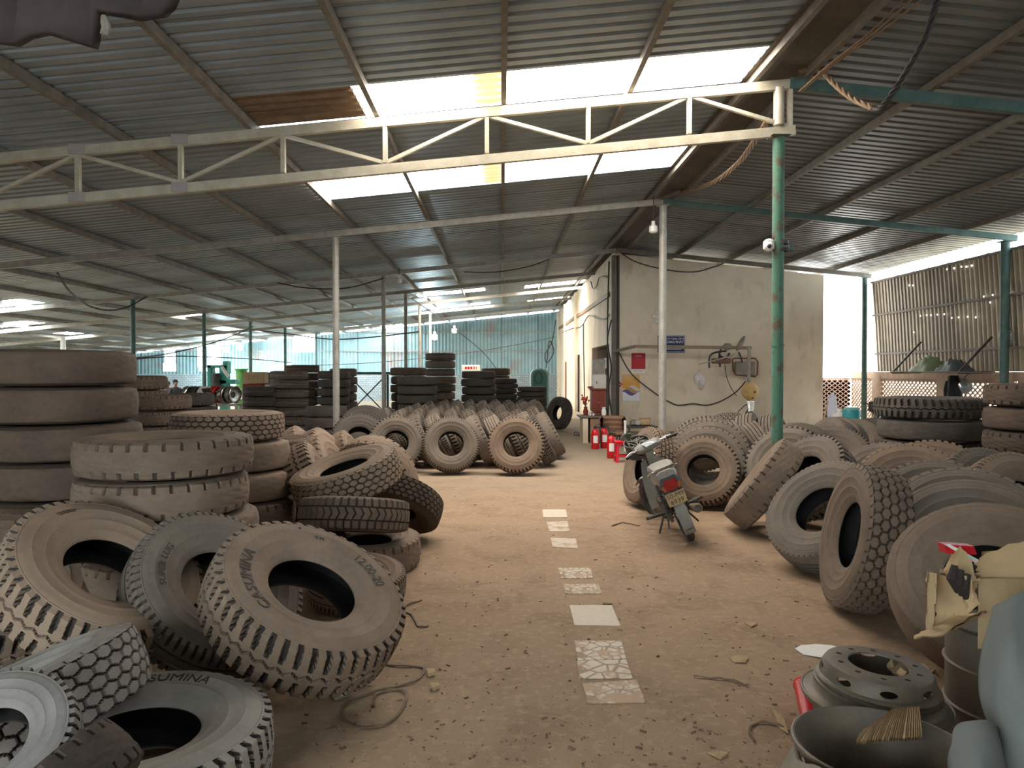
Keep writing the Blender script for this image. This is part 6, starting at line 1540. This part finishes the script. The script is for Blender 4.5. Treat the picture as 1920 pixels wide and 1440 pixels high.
strap('long dark twig on the floor right of the tiles', [(1300,1266),(1340,1270),(1370,1273),(1402,1283)], .012, 'strap')
def scrap(label, out, mat, th=.006, cat='scrap', name='scrap'):
    q = [G(x, y) for x, y in out]; cen = sum(q, V(0,0,0))/len(q); m = MB(); m.prism([V(x.x-cen.x,x.y-cen.y,.002+.004*(i%2)) for i, x in enumerate(reversed(q))], (0,0,th)); so = m.build(name, mat, None, smooth=False); so.location = cen; tag(so, label, cat)
scrap('oval sheet of pale torn paper on the floor behind the rims', [(1491,1219),(1502,1212),(1530,1211),(1560,1212),(1578,1219),(1566,1230),(1540,1235),(1505,1228)], M['paper'], .006, 'paper', 'paper_scrap')
scrap('ribbed grey plastic scrap lying by the strap', [(613,1292),(640,1288),(660,1306),(628,1315)], M['greyplastic'], .012)
scrap('small wood chip on the floor in front of the strap', [(800,1262),(815,1260),(816,1268),(802,1270)], M['card'], .02, 'chip', 'wood_chip'); scrap('flat stone chip left of the nearest tiles', [(806,1290),(820,1286),(826,1292),(812,1297)], M['card'], .02, 'chip', 'stone_chip')
scrap('pale round chip in front of the tall blocky tyre', [(1396,1170),(1408,1168),(1420,1172),(1408,1177)], M['card'], .006, 'chip', 'round_chip'); scrap('flat pale scrap on the bare floor right of the tiles', [(1368,1235),(1385,1231),(1404,1236),(1398,1244),(1376,1243)], M['card'], .006); scrap('pale leaf-like scrap beside the cone', [(1447,1330),(1470,1350),(1478,1378),(1462,1366)], M['card'], .006)
scrap('dark strip chip right above the bright whole tile', [(1130,1132),(1148,1132),(1148,1134),(1130,1134)], M['strap'], .004, 'chip', 'dark_chip'); scrap('flat pale chip at the bottom of the aisle', [(1328,1415),(1350,1410),(1366,1416),(1352,1425)], M['card'], .006, 'chip', 'flat_chip')
# countless small crumbs of rubber and grit
rn = random.Random(21); m = MB()
for k in range(1100):
    px = rn.uniform(560, 1520); py = 880 + 560 * rn.random() ** .7
    if px < 760 and py < 1130: continue
    q = G(px, py); s_ = .0025 + .009 * rn.random() ** 3; e = Matrix.Rotation(rn.uniform(0,6), 3, 'Z')
    m.box((q.x, q.y, s_*.3), (s_*rn.uniform(1,3.5), s_*rn.uniform(.7,1.2), s_*.6), e)
d_ = m.build('floor_crumbs', dirty('rubber_crumbs', lin(84,66,50), lin(150,126,96), 3, .9, 0, 0), None, smooth=False); tag(d_, 'dark rubber crumbs and grit strewn over the aisle floor', 'grit', None, 'stuff')
# torn awning hanging from the roof at the upper left
YA = 2.1; o = thing('torn_awning', 'dark torn awning sheet hanging at the upper left corner', 'awning', P(150, -40, YA)); L = o.location.copy(); low = [(-60,78),(20,76),(60,72),(110,78),(170,82),(192,80),(200,62),(206,40),(260,34),(310,30),(345,34),(352,14),(362,6),(340,-6)]
m = MB(); rn = random.Random(5); n = len(low); R_ = 10; vs = []; fs = []
ztop = 4.75
for x, y in low:
    a_ = P(x, y, YA); 
    for j in range(R_+1):
        v = j/R_; vs.append(V(a_.x, a_.y + .05*math.sin(x*.05+j)*(1-v) + .25*v, a_.z + (ztop - a_.z)*v**1.3) - L)
for i in range(n-1):
    for j in range(R_): fs.append((i*(R_+1)+j,(i+1)*(R_+1)+j,(i+1)*(R_+1)+j+1,i*(R_+1)+j+1))
m.raw(vs, fs); so = m.build('sheet', dirty('dark_maroon_tarp', (.022,.015,.014,1), (.045,.03,.027,1), 3, .8), o, angle=60); md = so.modifiers.new('thickness', 'SOLIDIFY'); md.thickness = .03
m = MB(); m.tube(smooth_path([P(196,66,YA-.03)-L,P(199,50,YA-.03)-L,P(192,30,YA-.03)-L,P(188,20,YA-.03)-L]), .012, 6); m.build('frayed_hem', M['galv_dusty'], o)
m = MB(); m.cyl(V(-2.2,2.36,ztop)-L, V(-.6,2.36,ztop)-L, .03, n=12); m.build('hanging_pole', M['galv_dusty'], o)
# ------------------------------------------------------------------ light
w = bpy.data.worlds.new('world'); sc.world = w; w.use_nodes = True
bg = w.node_tree.nodes['Background']; bg.inputs['Color'].default_value = (.80,.93,1,1); bg.inputs['Strength'].default_value = 6.0
sc.view_settings.view_transform = 'Standard'; sc.view_settings.look = 'None'; sc.view_settings.gamma = 1; sc.view_settings.exposure = 1.15
try: sc.view_settings.use_curve_mapping = False
except Exception: pass
sc.cycles.use_denoising = True
sc.cycles.max_bounces = 8; sc.cycles.diffuse_bounces = 5
sc.cycles.sample_clamp_indirect = 6.0

# dust haze hanging in the back of the hall
def haze():
    m = MB(); m.box(((XL + 3.2) / 2, 31.0, 2.55), (3.2 - XL - .2, 24.0, 5.4))
    mt = bpy.data.materials.new('dust_haze'); mt.use_nodes = True; n = mt.node_tree.nodes; n.clear()
    out = n.new('ShaderNodeOutputMaterial'); v = n.new('ShaderNodeVolumeScatter'); v.inputs['Color'].default_value = (.86,.96,1,1); v.inputs['Density'].default_value = HAZE; v.inputs['Anisotropy'].default_value = .3
    mt.node_tree.links.new(v.outputs[0], out.inputs['Volume'])
    o = m.build('haze', mt, smooth=False); tag(o, 'pale bluish dust haze filling the back of the hall', 'haze', None, 'stuff')
if HAZE > 0: haze()
sc.cycles.volume_bounces = 0
